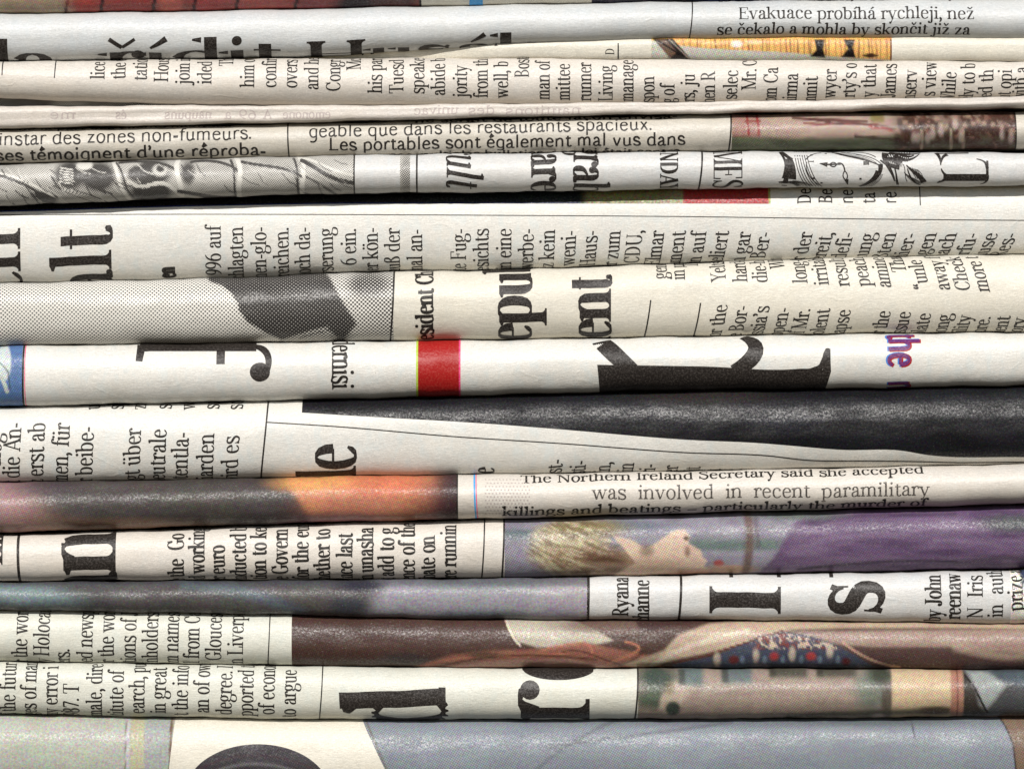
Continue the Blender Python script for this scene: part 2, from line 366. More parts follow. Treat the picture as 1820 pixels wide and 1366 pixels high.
def glyph(ch, W, t, sf):
    """ops in a 100 unit x-height frame: ('L',pts,width|None) ('C',pts) ('F',x,y,dir) ('G',x,y) ('D',x,y,r)"""
    o = []
    L = lambda x0, y0, x1, y1, w=None: o.append(('L', [(x0, y0), (x1, y1)], w))
    C = lambda *p: o.append(('C', p))
    X = lambda *p: o.append(('X', p))
    D = lambda x, y, r=None: o.append(('D', x, y, r or (W * 0.42 + 4)))
    def st(x, y0, y1, w=None): L(x, y0, x, y1, w or W)
    def ft(x, y=0, up=1, w=None):
        if sf: o.append(('F', x, y, up, w or W))
    def fg(x, y):
        if sf:
            y = 98 if y == 100 else y
            o.append(('L', [(x - W / 2 - 14, y - 5 - t * 0.5), (x - W / 2 + 3, y - t * 1.3)], (t * 0.9, t * 2.6)))
    def ball(x, y, r=None):
        if sf: D(x, y, r or (W * 0.48 + 2.5))
    E = lambda cx, cy, rx, ry: C((cx + rx, cy), (cx + rx, cy + ry * .55), (cx + rx * .55, cy + ry), (cx, cy + ry), (cx - rx * .55, cy + ry), (cx - rx, cy + ry * .55), (cx - rx, cy),
                                 (cx - rx, cy - ry * .55), (cx - rx * .55, cy - ry), (cx, cy - ry), (cx + rx * .55, cy - ry), (cx + rx, cy - ry * .55), (cx + rx, cy))
    e = t / 2
    adv = 90
    if ch in MARKS:
        b, m = MARKS[ch]; ops, adv = glyph(b, W, t, sf); cx = adv * 0.48
        o += ops
        if m == 'v': L(cx - 24, 146, cx, 118, t * 1.9); L(cx, 118, cx + 24, 146, t * 1.5)
        if m == '/': o.append(('L', [(cx - 8, 116), (cx + 22, 148)], (t * 1.2, t * 2.8)))
        if m == ':': D(cx - 19, 134, 9 + W * .12); D(cx + 19, 134, 9 + W * .12)
        if m == ',': L(cx, -4, cx - 6, -30, t * 1.5)
        return o, adv
    if ch == 'a':
        C((19, 76), (22, 106), (63, 112), (63, 66)); st(63, 18, 68); C((63, 20), (63, -4), (76, -2), (86, 12)); ball(22, 76)
        C((63, 60), (36, 54), (15, 44), (15, 24), (15, -8), (46, -4), (63, 20)); adv = 90
    elif ch == 'b': st(20, 2, 150); fg(20, 150); C((20, 80), (38, 110), (83, 108), (83, 50), (83, -8), (38, -8), (20, 14)); adv = 100
    elif ch == 'c': C((75, 78), (64, 106), (15, 112), (15, 50), (15, -12), (62, -8), (80, 20)); ball(71, 78); adv = 88
    elif ch == 'd': st(78, 0, 150); fg(78, 150); C((78, 84), (60, 110), (15, 108), (15, 50), (15, -8), (58, -8), (78, 16)); L(78, e, 96, e, t); adv = 102
    elif ch == 'e': L(15, 56, 76, 56, t); C((77, 55), (77, 112), (15, 114), (15, 50), (15, -12), (62, -8), (80, 20)); adv = 91
    elif ch == 'f': st(28, 0, 112); C((28, 110), (28, 148), (50, 156), (66, 142)); ball(63, 138); L(6, 97, 56, 97, t); ft(28); adv = 58
    elif ch == 'g':
        if sf:
            E(40, 67, 27, 33); L(60, 88, 86, 96, t * 1.6); C((24, 40), (6, 28), (14, 12), (42, 9), (82, 6), (90, 2), (86, -18), (82, -52), (10, -52), (10, -24), (10, -8), (22, 4), (34, 8))
        else: st(76, -10, 98); C((76, 84), (60, 110), (15, 108), (15, 50), (15, -8), (58, -8), (76, 16)); C((76, -10), (76, -50), (36, -52), (18, -38))
        adv = 94
    elif ch == 'h': st(20, 0, 150); fg(20, 150); C((20, 72), (34, 104), (77, 114), (77, 64)); st(77, 0, 66); ft(20); ft(77); adv = 102
    elif ch in 'iı':
        st(25, 0, 98); fg(25, 100); ft(25); adv = 50
        if ch == 'i': D(25, 134, 9 + W * 0.18)
    elif ch == 'j': st(27, -20, 98); fg(27, 100); C((27, -18), (27, -52), (4, -52), (-4, -38)); ball(-2, -38); D(27, 134, 9 + W * 0.18); adv = 50
    elif ch == 'k': st(20, 0, 150); fg(20, 150); ft(20); L(24, 44, 74, 96, t * 1.2); L(42, 62, 82, 2, W); ft(76, 98, -1, t); ft(84, 0, 1, t); adv = 100
    elif ch == 'l': st(25, 0, 150); fg(25, 150); ft(25); adv = 50
    elif ch == 'm':
        st(20, 0, 98); fg(20, 100); C((20, 72), (34, 104), (72, 114), (72, 64)); st(72, 0, 66); C((72, 72), (86, 104), (124, 114), (124, 64)); st(124, 0, 66)
        ft(20); ft(72); ft(124); adv = 150
    elif ch == 'n': st(20, 0, 98); fg(20, 100); C((20, 72), (34, 104), (78, 114), (78, 64)); st(78, 0, 66); ft(20); ft(78); adv = 103
    elif ch == 'o': E(48, 50, 34, 51); adv = 96
    elif ch == 'p': st(20, -48, 98); fg(20, 100); ft(20, -48); C((20, 80), (38, 110), (83, 108), (83, 50), (83, -8), (38, -8), (20, 14)); adv = 100
    elif ch == 'q': st(78, -48, 98); ft(78, -48); C((78, 84), (60, 110), (15, 108), (15, 50), (15, -8), (58, -8), (78, 16)); adv = 100
    elif ch == 'r': st(22, 0, 98); fg(22, 100); ft(22); C((22, 66), (32, 98), (50, 108), (66, 90)); ball(63, 85); adv = 70
    elif ch == 's': X((68, 76), (60, 108), (16, 108), (15, 78), (14, 50), (73, 54), (73, 24), (72, -12), (20, -8), (13, 24));  (sf and (L(70, 66, 69, 101, t * .7), L(13, 34, 13, -2, t * .7), L(64, 88, 71, 101, t * 2), L(18, 12, 12, -2, t * 2))); adv = 84
    elif ch == 't': st(27, 20, 122); C((27, 24), (27, -8), (50, -6), (61, 14)); L(6, 97, 56, 97, t); adv = 62
    elif ch == 'u': st(22, 32, 98); fg(22, 100); C((22, 36), (22, -10), (58, -10), (76, 18)); st(76, 0, 98); fg(76, 100); L(76, e, 94, e, t); adv = 102
    elif ch == 'v': L(16, 98, 46, 0, W); L(46, 0, 78, 98, t * 1.1); ft(16, 98, -1, W * .8); ft(78, 98, -1, t); adv = 94
    elif ch == 'w': L(14, 98, 42, 0, W); L(42, 0, 68, 98, t * 1.1); L(66, 98, 94, 0, W); L(94, 0, 122, 98, t * 1.1); ft(14, 98, -1, W * .8); ft(66, 98, -1, W * .6); ft(122, 98, -1, t); adv = 136
    elif ch == 'x': L(16, 98, 76, 2, W); L(72, 98, 18, 2, t * 1.1); ft(18, 98, -1); ft(72, 98, -1, t); ft(18, 0, 1, t); ft(76, 0, 1); adv = 92
    elif ch == 'y': L(16, 98, 50, 0, W); L(80, 98, 34, -40, t * 1.2); ball(25, -40); ft(16, 98, -1, W * .8); ft(80, 98, -1, t); adv = 94
    elif ch == 'z': L(12, 98 - e, 74, 98 - e, t); L(68, 96, 18, 4, W); L(12, e, 78, e, t); (sf and (L(12, 98, 12, 74, t), L(78, 0, 78, 28, t))); adv = 88
    elif ch == 'ß': st(22, 0, 118); C((22, 116), (22, 156), (70, 156), (70, 120), (70, 96), (44, 90), (44, 78)); C((44, 80), (90, 66), (96, 4), (52, 4)); ft(22); adv = 96
    elif ch == 'A': L(62, 146, 12, 2, t * 1.2); L(58, 146, 106, 2, W); L(30, 48, 88, 48, t); ft(14, 0, 1, t); ft(106); adv = 120
    elif ch == 'B': st(26, 0, 146); L(8, 146 - e, 40, 146 - e, t); L(8, e, 40, e, t); C((30, 146 - e), (100, 150), (98, 78), (36, 78)); C((36, 78), (116, 78), (112, -4), (30, e)); adv = 112
    elif ch == 'C': C((104, 104), (96, 158), (15, 162), (15, 73), (15, -16), (90, -14), (106, 38)); (sf and L(105, 98, 105, 148, t)); adv = 120
    elif ch == 'D': st(26, 0, 146); L(8, 146 - e, 44, 146 - e, t); L(8, e, 44, e, t); C((40, 146 - e), (130, 150), (130, -4), (40, e)); adv = 128
    elif ch == 'E':
        st(26, 0, 146); L(8, 146 - e, 98, 146 - e, t); L(30, 76, 72, 76, t); L(8, e, 100, e, t); adv = 110
        if sf: L(97, 146, 97, 112, t * 1.2); L(100, 0, 102, 36, t * 1.2); L(72, 58, 72, 94, t)
    elif ch == 'F':
        st(26, 0, 146); L(8, 146 - e, 96, 146 - e, t); L(30, 76, 70, 76, t); ft(26); adv = 102
        if sf: L(96, 146, 96, 112, t * 1.2); L(70, 58, 70, 94, t)
    elif ch == 'G': C((104, 104), (96, 158), (15, 162), (15, 73), (15, -16), (90, -14), (106, 24)); st(106, 8, 62); ft(106, 64, -1); (sf and L(105, 98, 105, 148, t)); adv = 130
    elif ch == 'H': st(26, 0, 146); st(112, 0, 146); L(26, 76, 112, 76, t); [ft(x, y, u) for x in (26, 112) for y, u in ((0, 1), (146, -1))]; adv = 138
    elif ch == 'I': st(29, 0, 146); ft(29); ft(29, 146, -1); adv = 58
    elif ch == 'J': st(46, 26, 146); ft(46, 146, -1); C((46, 30), (46, -16), (8, -14), (6, 18)); ball(9, 18); adv = 72
    elif ch == 'K': st(26, 0, 146); ft(26); ft(26, 146, -1); L(30, 60, 98, 144, t * 1.2); L(54, 86, 108, 2, W); ft(98, 146, -1, t); ft(110, 0, 1); adv = 122
    elif ch == 'L': st(26, 0, 146); ft(26, 146, -1); L(8, e, 98, e, t); (sf and L(98, 0, 101, 40, t * 1.3)); adv = 106
    elif ch == 'M':
        st(24, 0, 146, t * 1.2); L(26, 146, 80, 2, W); L(80, 2, 134, 146, t * 1.1); st(136, 0, 146); ft(24, 0, 1, t); ft(136); ft(22, 146, -1); ft(138, 146, -1); adv = 162
    elif ch == 'N': st(26, 0, 146, t * 1.2); L(22, 146, 112, 2, W); st(114, 0, 146, t * 1.2); ft(26, 0, 1, t); ft(18, 146, -1, t); ft(114, 146, -1, t); adv = 138
    elif ch == 'O': E(64, 73, 49, 75); adv = 128
    elif ch == 'P': st(26, 0, 146); ft(26); L(8, 146 - e, 40, 146 - e, t); C((34, 146 - e), (108, 150), (108, 62), (34, 66)); adv = 104
    elif ch == 'R': st(26, 0, 146); ft(26); L(8, 146 - e, 40, 146 - e, t); C((34, 146 - e), (108, 150), (108, 66), (34, 70)); L(58, 70, 102, 2, W); ft(106, 0, 1, t); adv = 118
    elif ch == 'S': X((84, 110), (76, 160), (18, 158), (16, 114), (14, 74), (90, 80), (90, 36), (88, -18), (20, -12), (12, 38)); (sf and (L(86, 104, 86, 146, t), L(12, 42, 12, 0, t))); adv = 104
    elif ch == 'T': st(58, 0, 146); ft(58); L(8, 146 - e, 108, 146 - e, t); (sf and (L(8, 146, 6, 108, t * 1.2), L(108, 146, 110, 108, t * 1.2))); adv = 116
    elif ch == 'U': st(26, 44, 146); C((26, 48), (26, -18), (108, -18), (108, 48)); st(108, 44, 146, t * 1.2); ft(26, 146, -1); ft(108, 146, -1, t); adv = 132
    elif ch == 'V': L(16, 146, 60, 0, W); L(60, 0, 104, 146, t * 1.1); ft(16, 146, -1); ft(104, 146, -1, t); adv = 118
    elif ch == 'W': L(16, 146, 54, 0, W); L(54, 0, 90, 146, t * 1.1); L(86, 146, 124, 0, W); L(124, 0, 160, 146, t * 1.1); ft(16, 146, -1); ft(86, 146, -1); ft(160, 146, -1, t); adv = 172
    elif ch == 'Y': L(16, 146, 58, 68, W); L(102, 146, 58, 68, t * 1.1); st(58, 0, 70); ft(58); ft(16, 146, -1); ft(102, 146, -1, t); adv = 116
    elif ch == '6': E(48, 46, 34, 46); C((14, 50), (14, 110), (46, 140), (78, 144)); adv = 96
    elif ch == '9': E(48, 98, 34, 46); C((82, 94), (82, 34), (50, 4), (18, 0)); adv = 96
    elif ch == '8': E(48, 108, 27, 36); E(48, 36, 33, 38); adv = 96
    elif ch == '7': L(14, 138, 84, 138, W * .8 + 2); L(82, 138, 36, 0, W * .8); L(14, 140, 12, 112, t); adv = 94
    elif ch == '.': D(16, 9, 8 + W * .2); adv = 36
    elif ch == ',': D(16, 9, 8 + W * .2); C((22, 10), (26, -10), (18, -24), (6, -30)); adv = 38
    elif ch == ';': D(16, 9, 8 + W * .2); D(16, 86, 8 + W * .2); C((22, 10), (26, -10), (18, -24), (6, -30)); adv = 38
    elif ch == '-': L(6, 44, 50, 44, t * 1.5 + 3); adv = 58
    elif ch == '–': L(8, 44, 92, 44, t * 1.2 + 2); adv = 100
    elif ch == '’': D(16, 134, 8 + W * .2); C((22, 134), (26, 116), (18, 104), (8, 98)); adv = 36
    elif ch == '“':
        for q in (14, 46): D(q, 112, 8 + W * .2); C((q - 6, 112), (q - 10, 130), (q - 2, 142), (q + 8, 148))
        adv = 66
    elif ch == ')': C((10, 150), (52, 110), (52, 0), (10, -40)); adv = 56
    elif ch == ' ': adv = 50
    return o, adv
def layout(string, W, t, sf, hs, slant, gap):
    ribs, x = [], 0.0
    for ch in string:
        ops, adv = glyph(ch, W, t, sf)
        def tr(p):
            p = np.array(p, float); p[:, 0] = p[:, 0] * hs + x + slant * p[:, 1]; return p
        for op in ops:
            if op[0] == 'L':
                w_ = op[2] or t; w_ = w_ if isinstance(w_, tuple) else (w_, w_); ribs.append((tr(op[1]), np.array(w_, float)))
            elif op[0] == 'C':
                P = tr(bez(op[1])); T = np.gradient(P, axis=0); a = np.abs(T[:, 1]) / np.maximum(np.hypot(T[:, 0], T[:, 1]), 1e-9)
                u_ = np.linspace(0, 1, len(P)); tp = np.ones(len(P))
                if a[0] < 0.96: tp = tp * np.clip(u_ * 9, 0, 1)
                if a[-1] < 0.96: tp = tp * np.clip((1 - u_) * 9, 0, 1)
                ribs.append((P, t + (W * 1.04 - t) * a ** 1.7 * tp))
            elif op[0] == 'X':
                P = tr(bez(op[1])); u_ = np.linspace(0, 1, len(P)); ribs.append((P, t * 1.1 + (W * 1.05 - t) * np.sin(np.pi * u_) ** 1.6))
            elif op[0] == 'F':
                _, fx, fy, up, w_ = op
                half = (w_ / 2 + 13)
                c = tr([(fx, fy + up * t / 2)])[0]
                ribs.append((np.array([c - [half, 0], c + [half, 0]]), np.array([t, t])))
                if w_ > t * 1.5:
                    n_ = 6; q = np.linspace(0, 1, n_)[:, None]; c0 = tr([(fx, fy + up * t * .6)])[0]; c1 = tr([(fx, fy + up * (t + 14))])[0]
                    ribs.append((c0 * (1 - q) + c1 * q, w_ + (half * 0.95) * (1 - q[:, 0]) ** 3))
            elif op[0] == 'D':
                _, dx, dy, r = op; c = tr([(dx, dy)])[0]; q = np.sin(np.linspace(-math.pi / 2, math.pi / 2, 9)) * r
                ribs.append((np.stack([c[0] + q, np.full(9, c[1])], -1), 2 * np.sqrt(np.maximum(r * r - q * q, 0)) + 0.01))
        x += adv * hs + gap
    return ribs, x

# ------------------------------------------------------------------ printed pictures (colours of the print itself)
def vnoise(X, Y, sx, sy=None, seed=0):
    sy = sy or sx; rs = np.random.RandomState(seed); T = rs.rand(64, 64)
    u, v = X / sx, Y / sy; i, j = np.floor(u).astype(int), np.floor(v).astype(int); a, b = u - i, v - j
    a = a * a * (3 - 2 * a); b = b * b * (3 - 2 * b)
    g = lambda p, q: T[p % 64, q % 64]
    return (g(i, j) * (1 - a) + g(i + 1, j) * a) * (1 - b) + (g(i, j + 1) * (1 - a) + g(i + 1, j + 1) * a) * b
def fbm(X, Y, sx, sy=None, seed=0, o=4):
    sy = sy or sx; r = 0; w_ = 0.5; tot = 0
    for k in range(o): r = r + w_ * vnoise(X, Y, sx / 2**k, sy / 2**k, seed + k); tot += w_; w_ *= 0.55
    return r / tot
def sm(a, b, x): t = np.clip((x - a) / (b - a), 0, 1); return t * t * (3 - 2 * t)
class Pic:
    def __init__(s, X, Y, c): s.X, s.Y = X, Y; s.c = np.broadcast_to(srgb(*c), X.shape + (3,)).copy()
    def mix(s, m, c): m = np.clip(m, 0, 1)[..., None]; s.c = s.c * (1 - m) + (srgb(*c) if isinstance(c, tuple) else c) * m; return s
    def ell(s, cx, cy, rx, ry, c, soft=0.25, rot=0, a=1, wob=0.0):
        dx, dy = s.X - cx, s.Y - cy; cr, sr = math.cos(rot), math.sin(rot)
        d = np.hypot((dx * cr + dy * sr) / rx, (-dx * sr + dy * cr) / ry)
        if wob: d = d + wob * (fbm(s.X, s.Y, 22, 22, int(cx) % 50) - 0.5)
        return s.mix(a * (1 - sm(1 - soft, 1 + soft, d)), c)
    def box(s, x0, x1, y0, y1, c, soft=2, a=1):
        return s.mix(a * sm(x0 - soft, x0 + soft, s.X) * (1 - sm(x1 - soft, x1 + soft, s.X)) * sm(y0 - soft, y0 + soft, s.Y) * (1 - sm(y1 - soft, y1 + soft, s.Y)), c)
    def line(s, pts, w_, c, a=1, soft=0.8):
        P = np.array(pts, float); P = bez(pts, 14) if len(pts) % 3 == 1 and len(pts) > 3 else P; d = np.full(s.X.shape, 1e9)
        for (x0, y0), (x1, y1) in zip(P[:-1], P[1:]):
            vx, vy = x1 - x0, y1 - y0; t = np.clip(((s.X - x0) * vx + (s.Y - y0) * vy) / (vx * vx + vy * vy + 1e-9), 0, 1)
            d = np.minimum(d, np.hypot(s.X - x0 - t * vx, s.Y - y0 - t * vy))
        return s.mix(a * (1 - sm(w_ / 2 - soft, w_ / 2 + soft, d)), c)
    def below(s, pts, c, soft=3, a=1): f = curve(pts)(s.X); return s.mix(a * sm(-soft, soft, s.Y - f), c)
    def above(s, pts, c, soft=3, a=1): f = curve(pts)(s.X); return s.mix(a * sm(-soft, soft, f - s.Y), c)
    def poly(s, pts, c, soft=1.5, a=1):
        P = np.array(pts, float); X, Y = s.X, s.Y; ins = np.zeros(X.shape, bool); d = np.full(X.shape, 1e9)
        for (x0, y0), (x1, y1) in zip(P, np.roll(P, -1, 0)):
            cnd = ((y0 > Y) != (y1 > Y)) & (X < (x1 - x0) * (Y - y0) / (y1 - y0 + 1e-9) + x0); ins ^= cnd
            vx, vy = x1 - x0, y1 - y0; t = np.clip(((X - x0) * vx + (Y - y0) * vy) / (vx * vx + vy * vy + 1e-9), 0, 1)
            d = np.minimum(d, np.hypot(X - x0 - t * vx, Y - y0 - t * vy))
        sd = np.where(ins, d, -d); return s.mix(a * sm(-soft, soft, sd), c)
    def mott(s, amp, sx, sy=None, seed=3):
        s.c = s.c * (1 + amp * (fbm(s.X, s.Y, sx, sy, seed) - 0.5) * 2)[..., None]; return s
    def tint(s, amp, sx, sy, seed=9):
        for k in range(3): s.c[..., k] *= 1 + amp * (fbm(s.X, s.Y, sx, sy, seed + 7 * k) - 0.5) * 2
        return s
# ================================================================== the newspapers, from the top of the pile down
FULL = None
# --- colour section at the very top, only its lower edge in view
def pic0(X, Y):
    p = Pic(X, Y, (168, 78, 66))
    p.mott(0.30, 60, 30, 4)
    p.ell(60, 8, 75, 40, (186, 158, 124), 0.15); p.line([(112, 26), (120, 0)], 5, (60, 40, 36))
    for x, r, c in ((150, 30, (205, 70, 52)), (230, 46, (190, 62, 52)), (300, 22, (226, 96, 70)), (372, 34, (200, 66, 60)), (470, 60, (206, 84, 74)), (560, 40, (170, 66, 70))):
        p.ell(x, 6, r, 16, c, 0.5, wob=0.5)
    for x in (175, 268, 340, 415, 520, 610): p.line([(x, 24), (x + 9, -8)], 6, (54, 34, 36), 0.85)
    p.ell(640, 12, 45, 22, (62, 40, 52), 0.4); p.ell(700, 4, 40, 22, (108, 62, 58), 0.4)
    return p.mott(0.15, 14, 9, 8).c
def pic0b(X, Y):
    p = Pic(X, Y, (44, 40, 66)); p.mott(0.5, 50, 20, 2)
    for x in (1080, 1140, 1210, 1275): p.line([(x, 16), (x + 10, -10)], 4, (96, 66, 96), 0.7)
    p.ell(1300, 0, 60, 12, (60, 80, 130), 0.5)
    return p.c
N = Paper('red and tan picture section at the very top of the pile, only a sliver showing', [(0, -78), (600, -84), (1820, -96)],
          [(0, 22), (300, 18), (600, 12), (900, 7), (1300, 0), (1820, -4)], P_CREAM, y0=6)
N.patch('printed_photo', PH_COLOR, -250, 745, paint=pic0)
N.vrule(746, 5)
N.patch('blue_bar', INK_CYAN, 834, 858)
N.patch('printed_photo', PH_COLOR, 1052, 1420, paint=pic0b)

# --- grey-white copy with the big heavy headline cut by its lower fold
N = Paper('cool grey newspaper, second from top, its heavy headline running off the fold',
          [(0, 22), (300, 18), (600, 12), (900, 7), (1300, 0), (1820, -4)],
          [(0, 108), (300, 104), (600, 96), (800, 84), (900, 79), (1100, 73), (1500, 69), (1820, 70)], P_COOL, k=1.05, n=2.1, y0=-2)
BB = dict(W=40, t=7, mat=INK_BIG, name='headline')
N.text('de', -60, 93, 58, 'right', arc0=float(N.A(60, 96)) + 56, hs=1.35, **BB)
N.text('řídit', 184, 93, 56, 'right', arc0=float(N.A(300, 92)) + 56, fit=320, **BB)
N.text('Husák', 540, 93, 50, 'right', arc0=float(N.A(720, 82)) + 52, fit=425, **BB)
N.text('to několika dotčít, dobrže míle,', 1275, 2, 20, 'right', fit=418, W=16, name='text_line')
N.text('Evakuace probíhá rychleji, než', 1312, 35, 16, 'right', fit=420, W=17, slope=0.004)
N.text('se čekalo a mohla by skončit již za', 1273, 61.5, 16, 'right', fit=452, W=18, slant=0.06, slope=0.006)
N.vrule(1231, 2.2, bend=-6)

# --- thin cream copy with the orange striped picture
def pic_or(X, Y):
    p = Pic(X, Y, (255, 190, 20)); p.mott(0.16, 30, 12, 5)
    rs = np.random.RandomState(3)
    for i in range(46):
        x = 1212 + i * 8.2 + rs.rand() * 5
        p.line([(x, 70), (x + rs.rand() * 5 - 2, 104)], 1.4 + rs.rand() * 2.2, (150, 84, 28) if rs.rand() > .4 else (190, 120, 40), 0.75)
    p.ell(1310, 78, 10, 6, (245, 240, 225), 0.5); p.ell(1340, 74, 14, 4, (240, 200, 120), 0.5)
    p.below([(1150, 70), (1220, 82), (1300, 88), (1400, 93), (1470, 99), (1585, 106)], (206, 204, 186), 1.5)
    p.poly([(1448, 70), (1466, 70), (1464, 88), (1468, 102), (1440, 100), (1452, 88)], (34, 24, 22))
    p.poly([(1500, 70), (1520, 70), (1516, 84), (1522, 102), (1496, 101), (1508, 86)], (34, 24, 22))
    p.ell(1548, 98, 14, 3, (80, 44, 20)); p.line([(1584, 70), (1585, 106)], 3, (120, 60, 24))
    p.poly([(1160, 68), (1196, 68), (1230, 106), (1196, 106)], (46, 34, 30)); p.poly([(1166, 70), (1184, 70), (1204, 92), (1190, 104)], (150, 110, 84), a=0.7)
    p.line([(1170, 72), (1215, 100)], 3, (30, 24, 22)); p.line([(1190, 70), (1226, 104)], 2, (190, 170, 150), 0.8)
    p.box(1120, 1158, 60, 110, (214, 206, 170), 2)
    return p.c
N = Paper('thin cream newspaper with an orange striped photo, tucked below the cool grey one',
          [(0, 92), (600, 88), (800, 76), (1100, 66), (1500, 62), (1820, 63)],
          [(0, 110), (600, 105), (800, 103), (1000, 103), (1400, 106), (1820, 108)], P_CREAM, k=0.6, y0=14, wr=0.5, yx=lambda x: np.interp(x, [-300, 500, 640, 850, 1100, 2200], [60, 52, 40, 10, 0, 0]))
N.patch('printed_photo', PH_COLOR, 1158, 1586, paint=pic_or, step=2)
N.text('y jsou té, progn, y a dopis', 640, 92, 12, 'right', fit=270, W=20, arc0=float(N.A(760, 85)), slope=-0.03)
N.vrule(1099, 2.4, 76, 104)
N.text('D', 1092, 97, 11, 'up', W=14, serif=True)

# --- warm white copy with rotated story columns
N = Paper('warm white newspaper with a long row of upright rotated text lines, no pictures',
          [(0, 109), (300, 104), (620, 102), (1000, 101), (1400, 104), (1820, 108)],
          [(0, 173), (300, 184), (600, 188), (900, 186), (1300, 182), (1820, 171)], P_WARM, k=0.85, n=2.1, y0=0)
T3 = [('lice of', 186, 141), ('the day', 223, 141), ('tation', 261, 144), ('House', 299, 146), ('join in', 337, 150), ('ided', 376, 150), ('The', 414, 117), ('him ov', 452, 155),
      ('confir', 491, 156), ('overs', 528, 157), ('and he', 566, 160), ('Congr', 605, 162), ('Mc', 641, 124), ('his par', 679, 165), ('Tuesd', 717, 166), ('speake', 754, 167),
      ('abide b', 791, 169), ('jority', 830, 172), ('from th', 867, 173), ('well, b', 903, 173), ('Bosto', 940, 138), ('man of', 977, 176), ('mittee', 1013, 177), ('runner', 1051, 178),
      ('Living', 1089, 178), ('manage', 1126, 179), ('respon', 1163, 188), ('ing of', 1199, 187), ('pers, ju', 1235, 187), ('when R', 1271, 185), ('to selec', 1308, 187), ('Mr. C', 1343, 159),
      ('from Ca', 1379, 187), ('hairma', 1415, 187), ('ommit', 1450, 184), ('wyer', 1485, 173), ('rty’s o', 1520, 172), ('y that', 1555, 171), ('James', 1591, 172), ('inserv', 1627, 180),
      ('s view', 1662, 170), ('While', 1697, 176), ('ely to b', 1730, 174), ('ted th', 1763, 173), ('ut opi', 1796, 172), ('with a', 1824, 170)]
for s_, x_, y_ in T3:
    a0 = N.A(x_, y_); N.text(s_, x_, y_, 17.6, 'up', hs=0.80, W=14.5, arc0=float(a0) + (8 if y_ > 182 else 0), lean=0.0 if x_ < 1300 else 0.05)
N.vrule(4, 2, 107, 134, bend=-2); N.vrule(98, 2, 107, 139, bend=-6)

# --- dark halftone wedge
N = Paper('newspaper showing only a thin wedge of dark dotted photo at the left edge',
          [(0, 158), (300, 168), (700, 176), (1820, 166)], [(0, 196), (300, 196), (700, 192), (1820, 176)], P_TAN, k=0.5, y0=42, wr=0.5)
def pic_w(X, Y):
    p = Pic(X, Y, (92, 88, 84)); p.mott(0.9, 60, 10, 2); p.ell(40, 182, 60, 8, (30, 28, 28), 0.4); p.ell(120, 182, 30, 6, (160, 155, 145), 0.5); return p.c
N.patch('printed_photo', PH_ENGR, -250, 420, paint=pic_w)

# --- thin plain copy with mirrored show-through
N = Paper('thin plain beige newspaper with only faint mirrored print showing through',
          [(0, 189), (300, 187), (600, 187), (900, 184), (1300, 180), (1820, 171)],
          [(0, 227), (300, 221), (600, 215), (900, 207), (1300, 200), (1820, 192)], P_PINK, k=0.8, n=2.6, y0=-2)
for x_, w_, s_ in ((88, 46, 'me'), (205, 20, 'és'), (292, 84, 'naupuns'), (398, 14, 'a'), (424, 32, '63'.replace('3', '9')), (468, 15, 'A'), (502, 86, 'emonone'), (735, 80, 'univac'), (832, 48, 'des'), (898, 134, 'nautitons')):
    N.text(s_, x_, 204 if x_ > 600 else 211, 11, 'right', fit=w_, mat=INK_GHOST, W=18, t=8, name='show_through_line', mirror=True)


# --- French text with the crowd photo
def pic_cr(X, Y):
    p = Pic(X, Y, (190, 160, 140)); p.mott(0.2, 40, 16, 5)
    p.below([(1295, 240), (1400, 246), (1560, 243), (1660, 236), (1700, 236)], (112, 118, 84), 5)
    p.mix(0.5 * sm(0.5, 0.7, fbm(X, Y, 30, 8, 5)) * sm(240, 250, Y), (92, 96, 72))
    p.box(1296, 1352, 196, 242, (178, 120, 104), 4, 0.6)
    for x in (1328, 1346): p.line([(x, 204), (x + 3, 240)], 4, (176, 44, 40), 0.9)
    p.line([(1325, 216), (1352, 216)], 3, (160, 50, 44)); p.line([(1305, 240), (1350, 241)], 3, (150, 60, 50))
    for a, b, w_, c in ((((1410, 210), (1540, 216)), 0, 5, (110, 56, 50)), (((1430, 220), (1560, 222)), 0, 4, (150, 60, 54)), (((1480, 214), (1600, 230)), 0, 5, (120, 66, 58)), (((1440, 212), (1500, 222)), 0, 3, (96, 50, 50)),
                        (((1520, 242), (1640, 252)), 0, 5, (92, 70, 56)), (((1545, 226), (1585, 231)), 0, 4, (190, 70, 60))):
        p.line(a, w_, c, 0.9)
    p.box(1548, 1572, 200, 218, (150, 132, 54), 3, 0.9)
    m = sm(1575, 1610, X)
    n1 = fbm(X, Y, 17, 13, 21); n2 = fbm(X, Y, 9, 9, 31)
    p.mix(m * (0.55 + 0.45 * sm(0.38, 0.55, n1)), (96, 62, 46)); p.mix(m * sm(0.60, 0.68, n2) * sm(0.45, .6, n1) * 0.8, (160, 118, 96))
    rs = np.random.RandomState(8)
    for i in range(26):
        x = 1590 + i * 8.2 + rs.rand() * 5; y = 204 + rs.rand() * 30
        p.ell(x, y, 4.5, 5, (184, 148, 118) if rs.rand() > .4 else (130, 80, 66), 0.5, a=0.75); p.ell(x, y + 12, 5, 9, (70, 44, 42) if rs.rand() > .4 else (214, 190, 176), 0.5, a=0.6)
    for x in (1638, 1690, 1712): p.line([(x, 232), (x + 2, 264)], 5, (190, 168, 140), 0.65)
    return p.c
